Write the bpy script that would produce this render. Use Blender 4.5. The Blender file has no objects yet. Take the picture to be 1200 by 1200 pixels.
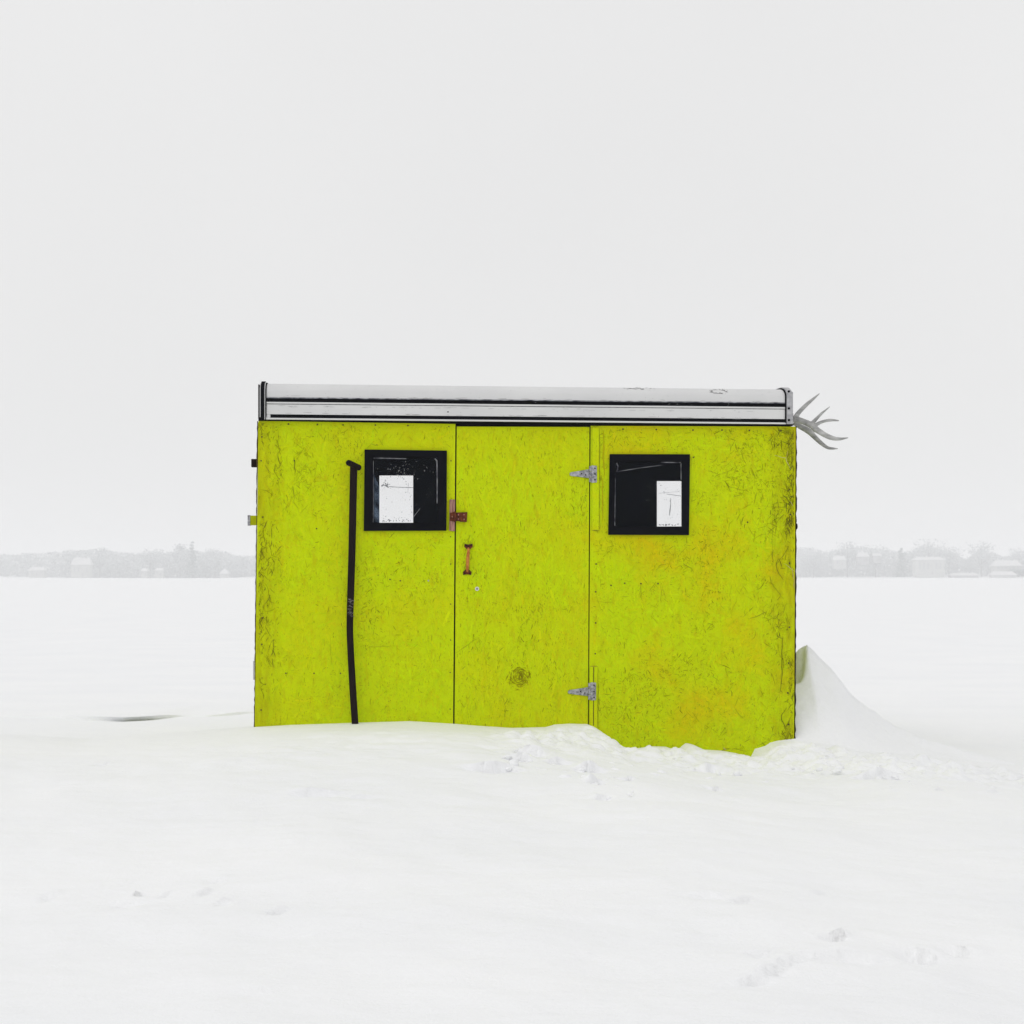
import bpy, math, random
import numpy as np
from mathutils import Vector, Matrix

random.seed(7)
rng = np.random.default_rng(11)
R = math.radians
sc = bpy.context.scene
col = sc.collection

# ------------------------------------------------------------------ camera
F = 1872.0            # focal length in photo pixels (photo is 1200 wide)
HZ = 675.5            # photo row of the true horizon
CAMZ = 1.2
cam = bpy.data.cameras.new('camera')
cam.sensor_width = 36.0
cam.lens = F / 1200.0 * 36.0
cam.shift_y = (HZ - 600.0) / 1200.0
cam.clip_start = 0.1
cam.clip_end = 9000.0
camo = bpy.data.objects.new('camera', cam)
camo.location = (0, 0, CAMZ)
camo.rotation_euler = (R(90), 0, 0)
col.objects.link(camo)
sc.camera = camo

# ------------------------------------------------------------------ overcast sky and sun
SUN_EL, SUN_AZ = R(50), R(-125)      # azimuth from +Y towards +X: behind and left of the camera, veiled by cloud
w = bpy.data.worlds.new('World')
sc.world = w
w.use_nodes = True
nt = w.node_tree
bg = nt.nodes['Background']
sky = nt.nodes.new('ShaderNodeTexSky')
sky.sky_type = 'NISHITA'
sky.sun_disc = False
sky.sun_elevation = SUN_EL
sky.sun_rotation = SUN_AZ
sky.dust_density = 6.0
scl = nt.nodes.new('ShaderNodeVectorMath'); scl.operation = 'SCALE'
nt.links.new(sky.outputs[0], scl.inputs[0]); scl.inputs['Scale'].default_value = 0.10
bw = nt.nodes.new('ShaderNodeHueSaturation'); bw.inputs['Saturation'].default_value = 0.12
nt.links.new(scl.outputs[0], bw.inputs['Color'])
# the cloud deck that hides nearly all of the clear sky, faintly uneven
tc = nt.nodes.new('ShaderNodeTexCoord')
cn = nt.nodes.new('ShaderNodeTexNoise'); cn.inputs['Scale'].default_value = 2.2; cn.inputs['Detail'].default_value = 3
cn.inputs['Roughness'].default_value = 0.4
nt.links.new(tc.outputs['Generated'], cn.inputs['Vector'])
cr = nt.nodes.new('ShaderNodeValToRGB')
cr.color_ramp.elements[0].position = 0.25; cr.color_ramp.elements[0].color = (0.808, 0.808, 0.808, 1)
cr.color_ramp.elements[1].position = 0.75; cr.color_ramp.elements[1].color = (0.862, 0.862, 0.862, 1)
nt.links.new(cn.outputs['Fac'], cr.inputs[0])
mx = nt.nodes.new('ShaderNodeMix'); mx.data_type = 'RGBA'
mx.inputs['Factor'].default_value = 0.96
nt.links.new(bw.outputs[0], mx.inputs['A']); nt.links.new(cr.outputs[0], mx.inputs['B'])
nt.links.new(mx.outputs['Result'], bg.inputs['Color'])
bg.inputs['Strength'].default_value = 1.0

sun = bpy.data.lights.new('sun', 'SUN')
sun.energy = 0.5
sun.angle = R(60)
sun.color = (1.0, 0.98, 0.95)
suno = bpy.data.objects.new('sun', sun)
sd = Vector((math.sin(SUN_AZ) * math.cos(SUN_EL), math.cos(SUN_AZ) * math.cos(SUN_EL), math.sin(SUN_EL)))   # towards the sun
suno.rotation_euler = sd.to_track_quat('Z', 'Y').to_euler()
suno.location = (0, 0, 40)
col.objects.link(suno)

sc.view_settings.view_transform = 'Standard'
sc.view_settings.look = 'None'
sc.view_settings.exposure = 0.0
sc.view_settings.gamma = 1.0
sc.view_settings.use_curve_mapping = False
sc.render.engine = 'CYCLES'
sc.cycles.max_bounces = 10
sc.cycles.diffuse_bounces = 5
sc.cycles.transparent_max_bounces = 16
sc.cycles.volume_bounces = 2
sc.cycles.use_denoising = True

# ------------------------------------------------------------------ numpy noise
def _hash(ix, iy, s):
    n = (ix.astype(np.int64) * 374761393 + iy.astype(np.int64) * 668265263 + s * 974634777) & 0xFFFFFFFF
    n = ((n ^ (n >> 13)) * 1274126177) & 0xFFFFFFFF
    n = n ^ (n >> 16)
    return (n & 0xFFFFFF) / float(0xFFFFFF)

def vnoise(x, y, s=0):
    ix = np.floor(x); iy = np.floor(y)
    fx = x - ix; fy = y - iy
    fx = fx * fx * fx * (fx * (fx * 6 - 15) + 10); fy = fy * fy * fy * (fy * (fy * 6 - 15) + 10)
    a = _hash(ix, iy, s); b = _hash(ix + 1, iy, s); c = _hash(ix, iy + 1, s); d = _hash(ix + 1, iy + 1, s)
    return (a * (1 - fx) + b * fx) * (1 - fy) + (c * (1 - fx) + d * fx) * fy

def fbm(x, y, s=0, o=4, r=0.5):
    t = 0; a = 1; n = 0
    for i in range(o):
        t = t + a * (vnoise(x * 2 ** i + 17.3 * i, y * 2 ** i - 9.1 * i, s + i) - 0.5); n += a; a *= r
    return t / n * 2

def ss(a, b, x):
    t = np.clip((x - a) / (b - a), 0, 1)
    return t * t * (3 - 2 * t)

# ------------------------------------------------------------------ helpers
def tag(o, label=None, cat=None, group=None, kind=None):
    if label: o['label'] = label
    if cat: o['category'] = cat
    if group: o['group'] = group
    if kind: o['kind'] = kind
    return o

def empty(name, loc=(0, 0, 0), rz=0.0, parent=None):
    o = bpy.data.objects.new(name, None)
    o.location = loc; o.rotation_euler = (0, 0, rz); o.empty_display_size = 0.2
    col.objects.link(o)
    if parent: o.parent = parent
    return o

class MB:
    """collects polygons, then links them as one mesh object"""
    def __init__(s): s.v = []; s.f = []; s.m = []; s.c = []; s.tint = 1.0
    def add(s, vs, fs, mi=0, c=None):
        b = len(s.v); s.v += [tuple(p) for p in vs]
        s.f += [tuple(i + b for i in f) for f in fs]; s.m += [mi] * len(fs)
        s.c += [c if c is not None else (s.tint,) * 3] * len(vs)
        return s
    def prism(s, poly, y0, y1, mi=0, back=None, c=None):
        """poly: (x, z) list drawn in the wall plane; y0 front (towards the camera), y1 back"""
        n = len(poly)
        a = sum(poly[i][0] * poly[(i + 1) % n][1] - poly[(i + 1) % n][0] * poly[i][1] for i in range(n))
        if a < 0: poly = poly[::-1]
        vs = [(x, y0, z) for x, z in poly] + [(x, y1, z) for x, z in poly]
        s.add(vs, [tuple(range(n))], mi, c)
        b = len(s.v) - 2 * n
        s.f.append(tuple(b + n + i for i in reversed(range(n)))); s.m.append(mi if back is None else back)
        for i in range(n):
            j = (i + 1) % n
            s.f.append((b + j, b + i, b + n + i, b + n + j)); s.m.append(mi)
        return s
    def ring(s, outer, inner, y0, y1, mi=0, back=None):
        """a plate with a hole; outer and inner are (x, z) quads in the same order, counter-clockwise seen from the front"""
        o0 = [(x, y0, z) for x, z in outer]; i0 = [(x, y0, z) for x, z in inner]
        o1 = [(x, y1, z) for x, z in outer]; i1 = [(x, y1, z) for x, z in inner]
        b = len(s.v); s.v += o0 + i0 + o1 + i1; s.c += [(s.tint,) * 3] * 16
        bk = mi if back is None else back
        for k in range(4):
            j = (k + 1) % 4
            for f, m in (((b + k, b + j, b + 4 + j, b + 4 + k), mi),
                         ((b + 8 + j, b + 8 + k, b + 12 + k, b + 12 + j), bk),
                         ((b + j, b + k, b + 8 + k, b + 8 + j), mi),
                         ((b + 4 + k, b + 4 + j, b + 12 + j, b + 12 + k), mi)):
                s.f.append(f); s.m.append(m)
        return s
    def box(s, x0, x1, y0, y1, z0, z1, mi=0):
        return s.prism([(x0, z0), (x1, z0), (x1, z1), (x0, z1)], y0, y1, mi)
    def tube(s, pts, rads, n=8, cap=True, mi=0, flat=1.0):
        pts = [Vector(p) for p in pts]
        b = len(s.v); up = Vector((0.13, 1, 0.21)).normalized()
        for i, p in enumerate(pts):
            t = (pts[min(i + 1, len(pts) - 1)] - pts[max(i - 1, 0)]).normalized()
            e1 = t.cross(up)
            if e1.length < 0.05: e1 = t.cross(Vector((1, 0, 0)))
            e1.normalize(); e2 = e1.cross(t).normalized()
            for k in range(n):
                a = 2 * math.pi * k / n
                s.v.append(tuple(p + e1 * math.cos(a) * rads[i] + e2 * math.sin(a) * rads[i] * flat)); s.c.append((s.tint,) * 3)
        for i in range(len(pts) - 1):
            for k in range(n):
                j = (k + 1) % n
                s.f.append((b + i * n + k, b + i * n + j, b + (i + 1) * n + j, b + (i + 1) * n + k)); s.m.append(mi)
        if cap:
            s.f.append(tuple(b + k for k in reversed(range(n)))); s.m.append(mi)
            e = b + (len(pts) - 1) * n
            s.f.append(tuple(e + k for k in range(n))); s.m.append(mi)
        return s
    def disc(s, x, z, y0, y1, r, n=8, mi=0, c=None):
        return s.prism([(x + r * math.cos(2 * math.pi * k / n + .2), z + r * math.sin(2 * math.pi * k / n + .2)) for k in range(n)], y0, y1, mi, c=c)
    def build(s, name, mats, parent=None, smooth=False, bevel=0):
        me = bpy.data.meshes.new(name)
        me.from_pydata(s.v, [], s.f)
        for m in (mats if isinstance(mats, (list, tuple)) else [mats]): me.materials.append(m)
        if max(s.m, default=0) > 0: me.polygons.foreach_set('material_index', s.m)
        at = me.color_attributes.new('tint', 'FLOAT_COLOR', 'POINT')
        at.data.foreach_set('color', np.array([(c[0], c[1], c[2], 1.0) for c in s.c], dtype=np.float32).ravel())
        if smooth: me.polygons.foreach_set('use_smooth', [True] * len(me.polygons))
        me.update()
        o = bpy.data.objects.new(name, me); col.objects.link(o)
        if parent: o.parent = parent
        if bevel:
            bv = o.modifiers.new('bevel', 'BEVEL'); bv.width = bevel; bv.segments = 2; bv.limit_method = 'ANGLE'
        return o

# ------------------------------------------------------------------ materials
def mat(name, c, rough=0.7, spec=0.3, metal=0.0, c2=None, scale=6.0, bump=0.0, bscale=40.0, stretch=(1, 1, 1), contrast=(0.35, 0.65), tint=False, detail=4):
    m = bpy.data.materials.new(name); m.use_nodes = True
    n = m.node_tree; b = n.nodes['Principled BSDF']
    b.inputs['Roughness'].default_value = rough
    b.inputs['Specular IOR Level'].default_value = spec
    b.inputs['Metallic'].default_value = metal
    t = n.nodes.new('ShaderNodeTexCoord'); mp = n.nodes.new('ShaderNodeMapping')
    mp.inputs['Scale'].default_value = stretch
    n.links.new(t.outputs['Object'], mp.inputs['Vector'])
    no = n.nodes.new('ShaderNodeTexNoise'); no.inputs['Scale'].default_value = scale; no.inputs['Detail'].default_value = detail
    n.links.new(mp.outputs[0], no.inputs['Vector'])
    r = n.nodes.new('ShaderNodeValToRGB')
    r.color_ramp.elements[0].position = contrast[0]; r.color_ramp.elements[1].position = contrast[1]
    r.color_ramp.elements[0].color = (*c, 1); r.color_ramp.elements[1].color = (*(c2 or tuple(x * .85 for x in c)), 1)
    n.links.new(no.outputs['Fac'], r.inputs[0])
    out = r.outputs[0]
    if tint:
        a = n.nodes.new('ShaderNodeAttribute'); a.attribute_name = 'tint'
        mm = n.nodes.new('ShaderNodeMix'); mm.data_type = 'RGBA'; mm.blend_type = 'MULTIPLY'; mm.inputs['Factor'].default_value = 1
        n.links.new(out, mm.inputs['A']); n.links.new(a.outputs['Color'], mm.inputs['B']); out = mm.outputs['Result']
    n.links.new(out, b.inputs['Base Color'])
    if bump:
        bn = n.nodes.new('ShaderNodeTexNoise'); bn.inputs['Scale'].default_value = bscale; bn.inputs['Detail'].default_value = 5
        n.links.new(mp.outputs[0], bn.inputs['Vector'])
        bu = n.nodes.new('ShaderNodeBump'); bu.inputs['Strength'].default_value = 0.6; bu.inputs['Distance'].default_value = bump
        n.links.new(bn.outputs['Fac'], bu.inputs['Height']); n.links.new(bu.outputs[0], b.inputs['Normal'])
    return m

def lime_mat():
    """chartreuse house paint on strand board: yellowed and dirty patches, strand relief"""
    m = bpy.data.materials.new('lime_painted_strand_board'); m.use_nodes = True
    n = m.node_tree; L = n.links; b = n.nodes['Principled BSDF']
    b.inputs['Roughness'].default_value = 0.85; b.inputs['Specular IOR Level'].default_value = 0.06
    t = n.nodes.new('ShaderNodeTexCoord')
    sx = n.nodes.new('ShaderNodeSeparateXYZ'); L.new(t.outputs['Object'], sx.inputs[0])
    def noise(scale, det=4, st=(1, 1, 1), rot=0.0, rough=0.5, loc=(0, 0, 0)):
        mp = n.nodes.new('ShaderNodeMapping'); mp.inputs['Scale'].default_value = st; mp.inputs['Rotation'].default_value = (0, rot, 0); mp.inputs['Location'].default_value = loc
        # rotate first, then stretch
        mp2 = n.nodes.new('ShaderNodeMapping'); mp2.inputs['Rotation'].default_value = (0, rot, 0)
        mp.inputs['Rotation'].default_value = (0, 0, 0)
        L.new(t.outputs['Object'], mp2.inputs['Vector']); L.new(mp2.outputs[0], mp.inputs['Vector'])
        q = n.nodes.new('ShaderNodeTexNoise'); q.inputs['Scale'].default_value = scale; q.inputs['Detail'].default_value = det; q.inputs['Roughness'].default_value = rough
        L.new(mp.outputs[0], q.inputs['Vector']); return q.outputs['Fac']
    def ramp(fac, a, bb, ca=0.0, cb=1.0):
        r = n.nodes.new('ShaderNodeMapRange'); r.clamp = True
        r.inputs[1].default_value = a; r.inputs[2].default_value = bb; r.inputs[3].default_value = ca; r.inputs[4].default_value = cb
        L.new(fac, r.inputs[0]); return r.outputs[0]
    def mul(a, bb, op='MULTIPLY'):
        q = n.nodes.new('ShaderNodeMath'); q.operation = op
        for k, s in enumerate((a, bb)):
            if isinstance(s, (int, float)): q.inputs[k].default_value = s
            else: L.new(s, q.inputs[k])
        return q.outputs[0]
    def mix(fac, a, bb):
        q = n.nodes.new('ShaderNodeMix'); q.data_type = 'RGBA'
        L.new(fac, q.inputs['Factor'])
        for s, k in ((a, 'A'), (bb, 'B')):
            if isinstance(s, tuple): q.inputs[k].default_value = (*s, 1)
            else: L.new(s, q.inputs[k])
        return q.outputs['Result']
    base = mix(ramp(noise(1.3, 3), .35, .65), (0.570, 0.725, 0.0), (0.590, 0.680, 0.0))
    # yellowed patches, mostly on the right-hand panel
    yel = mul(ramp(noise(2.6, 6, rough=.6), .47, .66), ramp(sx.outputs['X'], 1.7, 2.1, .32, 1.0))
    base = mix(yel, base, (0.67, 0.57, 0.0))
    # ochre weather stains scattered everywhere, in upright streaks
    och = mul(ramp(noise(16, 6, st=(1.5, 1, .55), rough=.68, loc=(4, 0, 9)), .53, .68), .50)
    base = mix(och, base, (0.50, 0.40, 0.0))
    # strand shapes showing faintly through the paint, in four directions
    h = None
    for k, (ang, sc_) in enumerate(((0.15, 1), (1.05, 1), (1.75, 1.2), (2.6, 1))):
        v = n.nodes.new('ShaderNodeTexVoronoi'); v.feature = 'F1'; v.distance = 'CHEBYCHEV'; v.inputs['Randomness'].default_value = 1.0
        a1 = n.nodes.new('ShaderNodeMapping'); a1.inputs['Rotation'].default_value = (0, ang, 0)
        a2 = n.nodes.new('ShaderNodeMapping'); a2.inputs['Scale'].default_value = (9 * sc_, 0.01, 62 * sc_); a2.inputs['Location'].default_value = (k * 3.1, 0, k * 1.7)
        L.new(t.outputs['Object'], a1.inputs['Vector']); L.new(a1.outputs[0], a2.inputs['Vector']); L.new(a2.outputs[0], v.inputs['Vector'])
        v.inputs['Scale'].default_value = 1.0
        hs = n.nodes.new('ShaderNodeSeparateColor'); L.new(v.outputs['Color'], hs.inputs[0])
        msk = ramp(noise(11, 2, loc=(k * 5.0, 0, k * 7.0)), .46, .54)
        cur = hs.outputs[0]
        if h is None: h = cur
        else:
            q = n.nodes.new('ShaderNodeMix'); q.data_type = 'FLOAT'
            L.new(msk, q.inputs['Factor']); L.new(h, q.inputs['A']); L.new(cur, q.inputs['B']); h = q.outputs['Result']
    base = mix(ramp(h, .0, 1.0, 0.0, .26), base, (0.47, 0.60, 0.0))
    # fine dirt caught in the pores
    dirt = mul(ramp(noise(95, 3, st=(1.6, 1, .6), rough=.7), .58, .68), ramp(noise(5, 4), .38, .60, .25, .95))
    base = mix(dirt, base, (0.27, 0.29, 0.0))
    fine = mul(ramp(noise(210, 2), .56, .70), 0.35)
    base = mix(fine, base, (0.38, 0.46, 0.0))
    # grime along the two ends of the hut
    ed = mul(ramp(sx.outputs['X'], 2.86, 3.02), ramp(sx.outputs['X'], 0.02, 0.17, 1.0, 0.0), 'ADD')
    grime = mul(ed, ramp(noise(9, 6, st=(2.2, 1, .6), rough=.7), .38, .62, .12, .72))
    base = mix(grime, base, (0.37, 0.33, 0.0))
    a = n.nodes.new('ShaderNodeAttribute'); a.attribute_name = 'tint'
    mm = n.nodes.new('ShaderNodeMix'); mm.data_type = 'RGBA'; mm.blend_type = 'MULTIPLY'; mm.inputs['Factor'].default_value = 1
    L.new(base, mm.inputs['A']); L.new(a.outputs['Color'], mm.inputs['B'])
    L.new(mm.outputs['Result'], b.inputs['Base Color'])
    bu = n.nodes.new('ShaderNodeBump'); bu.inputs['Strength'].default_value = .8; bu.inputs['Distance'].default_value = .0012
    L.new(mul(h, mul(noise(120, 3), .5), 'ADD'), bu.inputs['Height']); L.new(bu.outputs[0], b.inputs['Normal'])
    return m

def snow_mat():
    m = bpy.data.materials.new('snow'); m.use_nodes = True
    n = m.node_tree; L = n.links; b = n.nodes['Principled BSDF']
    b.inputs['Roughness'].default_value = 0.9; b.inputs['Specular IOR Level'].default_value = 0.12
    t = n.nodes.new('ShaderNodeTexCoord')
    mp = n.nodes.new('ShaderNodeMapping'); mp.inputs['Scale'].default_value = (.6, 1.1, 1)
    L.new(t.outputs['Object'], mp.inputs['Vector'])
    no = n.nodes.new('ShaderNodeTexNoise'); no.inputs['Scale'].default_value = 1.1; no.inputs['Detail'].default_value = 5
    L.new(mp.outputs[0], no.inputs['Vector'])
    r = n.nodes.new('ShaderNodeValToRGB')
    r.color_ramp.elements[0].position = .35; r.color_ramp.elements[1].position = .65
    r.color_ramp.elements[0].color = (.898, .905, .920, 1); r.color_ramp.elements[1].color = (.925, .929, .938, 1)
    L.new(no.outputs['Fac'], r.inputs[0]); L.new(r.outputs[0], b.inputs['Base Color'])
    n1 = n.nodes.new('ShaderNodeTexNoise'); n1.inputs['Scale'].default_value = 7; n1.inputs['Detail'].default_value = 8; n1.inputs['Roughness'].default_value = .55
    L.new(mp.outputs[0], n1.inputs['Vector'])
    n2 = n.nodes.new('ShaderNodeTexNoise'); n2.inputs['Scale'].default_value = 90; n2.inputs['Detail'].default_value = 4; n2.inputs['Roughness'].default_value = .6
    L.new(t.outputs['Object'], n2.inputs['Vector'])
    ad = n.nodes.new('ShaderNodeMath'); ad.operation = 'MULTIPLY_ADD'; ad.inputs[1].default_value = .16
    L.new(n2.outputs['Fac'], ad.inputs[0]); L.new(n1.outputs['Fac'], ad.inputs[2])
    bu = n.nodes.new('ShaderNodeBump'); bu.inputs['Strength'].default_value = .6; bu.inputs['Distance'].default_value = .028
    L.new(ad.outputs[0], bu.inputs['Height']); L.new(bu.outputs[0], b.inputs['Normal'])
    return m

M = {
    'lime': lime_mat(),
    'snow': snow_mat(),
    'lining': mat('interior_shade_lining', (0.003, 0.005, 0.016), .95, .02, c2=(0.002, 0.004, 0.012)),  # the dim interior's shade is put into this near-black colour
    'rubber': mat('black_rubber', (0.0045, 0.0050, 0.0085), .9, .03, c2=(0.003, 0.0035, 0.006), bump=.0005),
    'alu': mat('weathered_white_aluminium', (0.70, 0.70, 0.70), .6, .2, c2=(0.64, 0.64, 0.645), scale=2.2, stretch=(1, 1, 2)),
    'sidepaint': mat('muted_side_paint', (.40, .45, .10), .9, .05, c2=(.34, .38, .09), scale=9),  # side paint dulled to weaken its green bounce onto the drift
    'galv': mat('galvanised_steel', (0.46, 0.46, 0.49), .5, .3, .3, c2=(0.17, 0.17, 0.19), scale=75),
    'capmetal': mat('grey_metal_trim', (0.50, 0.50, 0.51), .6, .3, .2, c2=(0.34, 0.34, 0.36), scale=45),
    'rust': mat('rusted_iron', (0.17, 0.045, 0.018), .9, .08, c2=(0.045, 0.014, 0.010), scale=70, bump=.001, bscale=120),
    'rust_orange': mat('orange_rusted_iron', (0.62, 0.27, 0.06), .9, .1, c2=(0.42, 0.13, 0.03), scale=60, bump=.001, bscale=120),
    'oldwood': mat('weathered_pink_wood', (0.46, 0.25, 0.20), .9, .1, c2=(0.22, 0.11, 0.09), scale=14, stretch=(9, 9, 1), bump=.001),
    'screw': mat('dark_screw_head', (0.07, 0.045, 0.015), .8, .2),
    'pole': mat('black_brown_pole', (0.0090, 0.0065, 0.0065), .9, .05, c2=(0.016, 0.009, 0.009), scale=5, stretch=(3, 3, 1)),
    'scuff': mat('grey_scuffing', (0.10, 0.10, 0.11), .9, .1, c2=(0.25, 0.25, 0.26), scale=60),
    'antler': mat('weathered_grey_antler', (0.50, 0.50, 0.49), .7, .2, c2=(0.27, 0.27, 0.265), scale=16, stretch=(1, 2, 3), bump=.002, bscale=40),
    'marks': mat('grime_marks', (1, 1, 1), .95, .02, c2=(.8, .8, .8), scale=40, tint=True),
    'speck': mat('dirt_speck', (0.24, 0.25, 0.27), .95, .05),
    'sealant': mat('old_sealant', (0.42, 0.43, 0.46), .9, .1, c2=(0.06, 0.06, 0.08), scale=22),
    'fleshwood': mat('bare_strand_wood', (0.55, 0.40, 0.20), .9, .1, c2=(0.40, 0.26, 0.10), scale=30),
    'bark': mat('haze_pale_bark', (0.34, 0.34, 0.35), .95, .02, c2=(0.44, 0.44, 0.45), scale=.6),  # bark paled: part of the distance haze is in the colour
    'twig': mat('haze_pale_twigs', (0.53, 0.55, 0.56), .95, .02, c2=(0.62, 0.64, 0.65), scale=.06),  # twigs lightened so the colour carries some of the haze
    'evergreen': mat('haze_pale_needles', (0.34, 0.38, 0.38), .95, .02, c2=(0.42, 0.46, 0.46), scale=.2),  # needles lightened too, haze mixed into their colour
    'farwall': mat('pale_house_siding', (0.56, 0.57, 0.56), .9, .1, c2=(0.50, 0.51, 0.50), scale=.3),
    'fargrey': mat('grey_house_siding', (0.50, 0.50, 0.51), .9, .1, c2=(0.42, 0.42, 0.43), scale=.3),
    'farroof': mat('snowy_roof', (0.72, 0.72, 0.73), .9, .1, c2=(0.66, 0.66, 0.67), scale=.3),
    'farglass': mat('haze_pale_window', (0.48, 0.49, 0.50), .6, .2),  # panes painted pale, as if veiled by haze
}
def glass_mat():
    m = bpy.data.materials.new('window_glass'); m.use_nodes = True
    n = m.node_tree; n.nodes.remove(n.nodes['Principled BSDF'])
    o = n.nodes['Material Output']
    a = n.nodes.new('ShaderNodeBsdfTransparent'); a.inputs[0].default_value = (.985, .985, .985, 1)
    g = n.nodes.new('ShaderNodeBsdfGlossy'); g.inputs['Roughness'].default_value = .08; g.inputs['Color'].default_value = (.55, .7, 1, 1)
    x = n.nodes.new('ShaderNodeMixShader'); x.inputs[0].default_value = .004
    n.links.new(a.outputs[0], x.inputs[1]); n.links.new(g.outputs[0], x.inputs[2]); n.links.new(x.outputs[0], o.inputs['Surface'])
    return m
def film_mat(name, c, alpha):
    m = bpy.data.materials.new(name); m.use_nodes = True
    n = m.node_tree; n.nodes.remove(n.nodes['Principled BSDF'])
    o = n.nodes['Material Output']
    a = n.nodes.new('ShaderNodeBsdfTransparent'); d = n.nodes.new('ShaderNodeBsdfDiffuse'); d.inputs[0].default_value = (*c, 1)
    t = n.nodes.new('ShaderNodeTexCoord'); no = n.nodes.new('ShaderNodeTexNoise'); no.inputs['Scale'].default_value = 16; no.inputs['Detail'].default_value = 5
    n.links.new(t.outputs['Object'], no.inputs['Vector'])
    mr = n.nodes.new('ShaderNodeMapRange'); mr.inputs[1].default_value = .35; mr.inputs[2].default_value = .7; mr.inputs[3].default_value = 0; mr.inputs[4].default_value = alpha
    n.links.new(no.outputs['Fac'], mr.inputs[0])
    x = n.nodes.new('ShaderNodeMixShader'); n.links.new(mr.outputs[0], x.inputs[0])
    n.links.new(a.outputs[0], x.inputs[1]); n.links.new(d.outputs[0], x.inputs[2]); n.links.new(x.outputs[0], o.inputs['Surface'])
    return m
M['glass'] = glass_mat()
M['bluish'] = film_mat('bluish_film', (.35, .48, .68), .22)

# ------------------------------------------------------------------ where the hut stands
YL, YR = 8.86, 9.15
XL, XR = (300 - 600) * YL / F, (932.5 - 600) * YR / F
TH = math.atan2(YR - YL, XR - XL)
HW = math.hypot(XR - XL, YR - YL)
cT, sT = math.cos(TH), math.sin(TH)

def P(u, v, y=0.0):
    """photo pixel -> (x, z) in the hut's own frame on the plane at depth y behind the front wall"""
    dx, dy, dz = (u - 600) / F, 1.0, (HZ - v) / F
    ox, oy = -XL, -YL
    lx, ly = cT * dx + sT * dy, -sT * dx + cT * dy
    px, py = cT * ox + sT * oy, -sT * ox + cT * oy
    t = (y - py) / ly
    return (px + lx * t, CAMZ + dz * t)
def X(u, v=600, y=0.0): return P(u, v, y)[0]
def Z(v, u=600, y=0.0): return P(u, v, y)[1]
def P3(u, v, y=0.0):
    x, z = P(u, v, y); return (x, y, z)
def quad(u0, v0, u1, v1, y=0.0):
    return [P(u0, v1, y), P(u1, v1, y), P(u1, v0, y), P(u0, v0, y)]
def to_local(x, y):
    dx, dy = x - XL, y - YL
    return cT * dx + sT * dy, -sT * dx + cT * dy

# ------------------------------------------------------------------ ground: one sheet of drifted snow out to the far shore
# snow line along the front wall, as photo pixels
LINE = [(-400, 868), (-150, 862), (0, 861), (52, 864), (105, 867), (196, 860), (245, 856), (298, 852), (340, 849.5), (415, 847), (480, 845), (530, 848),
        (560, 850.5), (600, 853), (640, 852), (650, 849), (668, 848), (688, 848.5), (697, 852), (706, 859), (715, 867), (722.5, 871), (726, 877.5), (745, 877), (765, 874.5),
        (780, 875), (794, 879.5), (799, 874), (804, 870.5), (812, 872.5), (825, 878.5), (845, 879.5), (862, 882.5), (880.5, 888), (883, 879),
        (897, 875.5), (902, 871.5), (911, 869), (932, 870), (960, 872), (1000, 879), (1100, 890), (1200, 903), (1350, 915), (1600, 922)]
lx_, lz_ = [], []
for u, v in LINE:
    t = -(XL * -sT + YL * cT) / 1.0
    x, z = P(u, v, 0.0)
    lx_.append(x); lz_.append(z)
lx_ = np.array(lx_); lz_ = np.array(lz_)
lsm = np.linspace(lx_[0], lx_[-1], 3000)
hs = np.interp(lsm, lx_, lz_)
step = lsm[1] - lsm[0]
def gauss_smooth(a, sig):
    n = int(3 * sig / step); k = np.exp(-0.5 * (np.arange(-n, n + 1) * step / sig) ** 2); k /= k.sum()
    return np.convolve(np.pad(a, n, mode='edge'), k, mode='valid')
hs_sm = gauss_smooth(hs, 0.22); hs_md = gauss_smooth(hs, 0.04)

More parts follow.
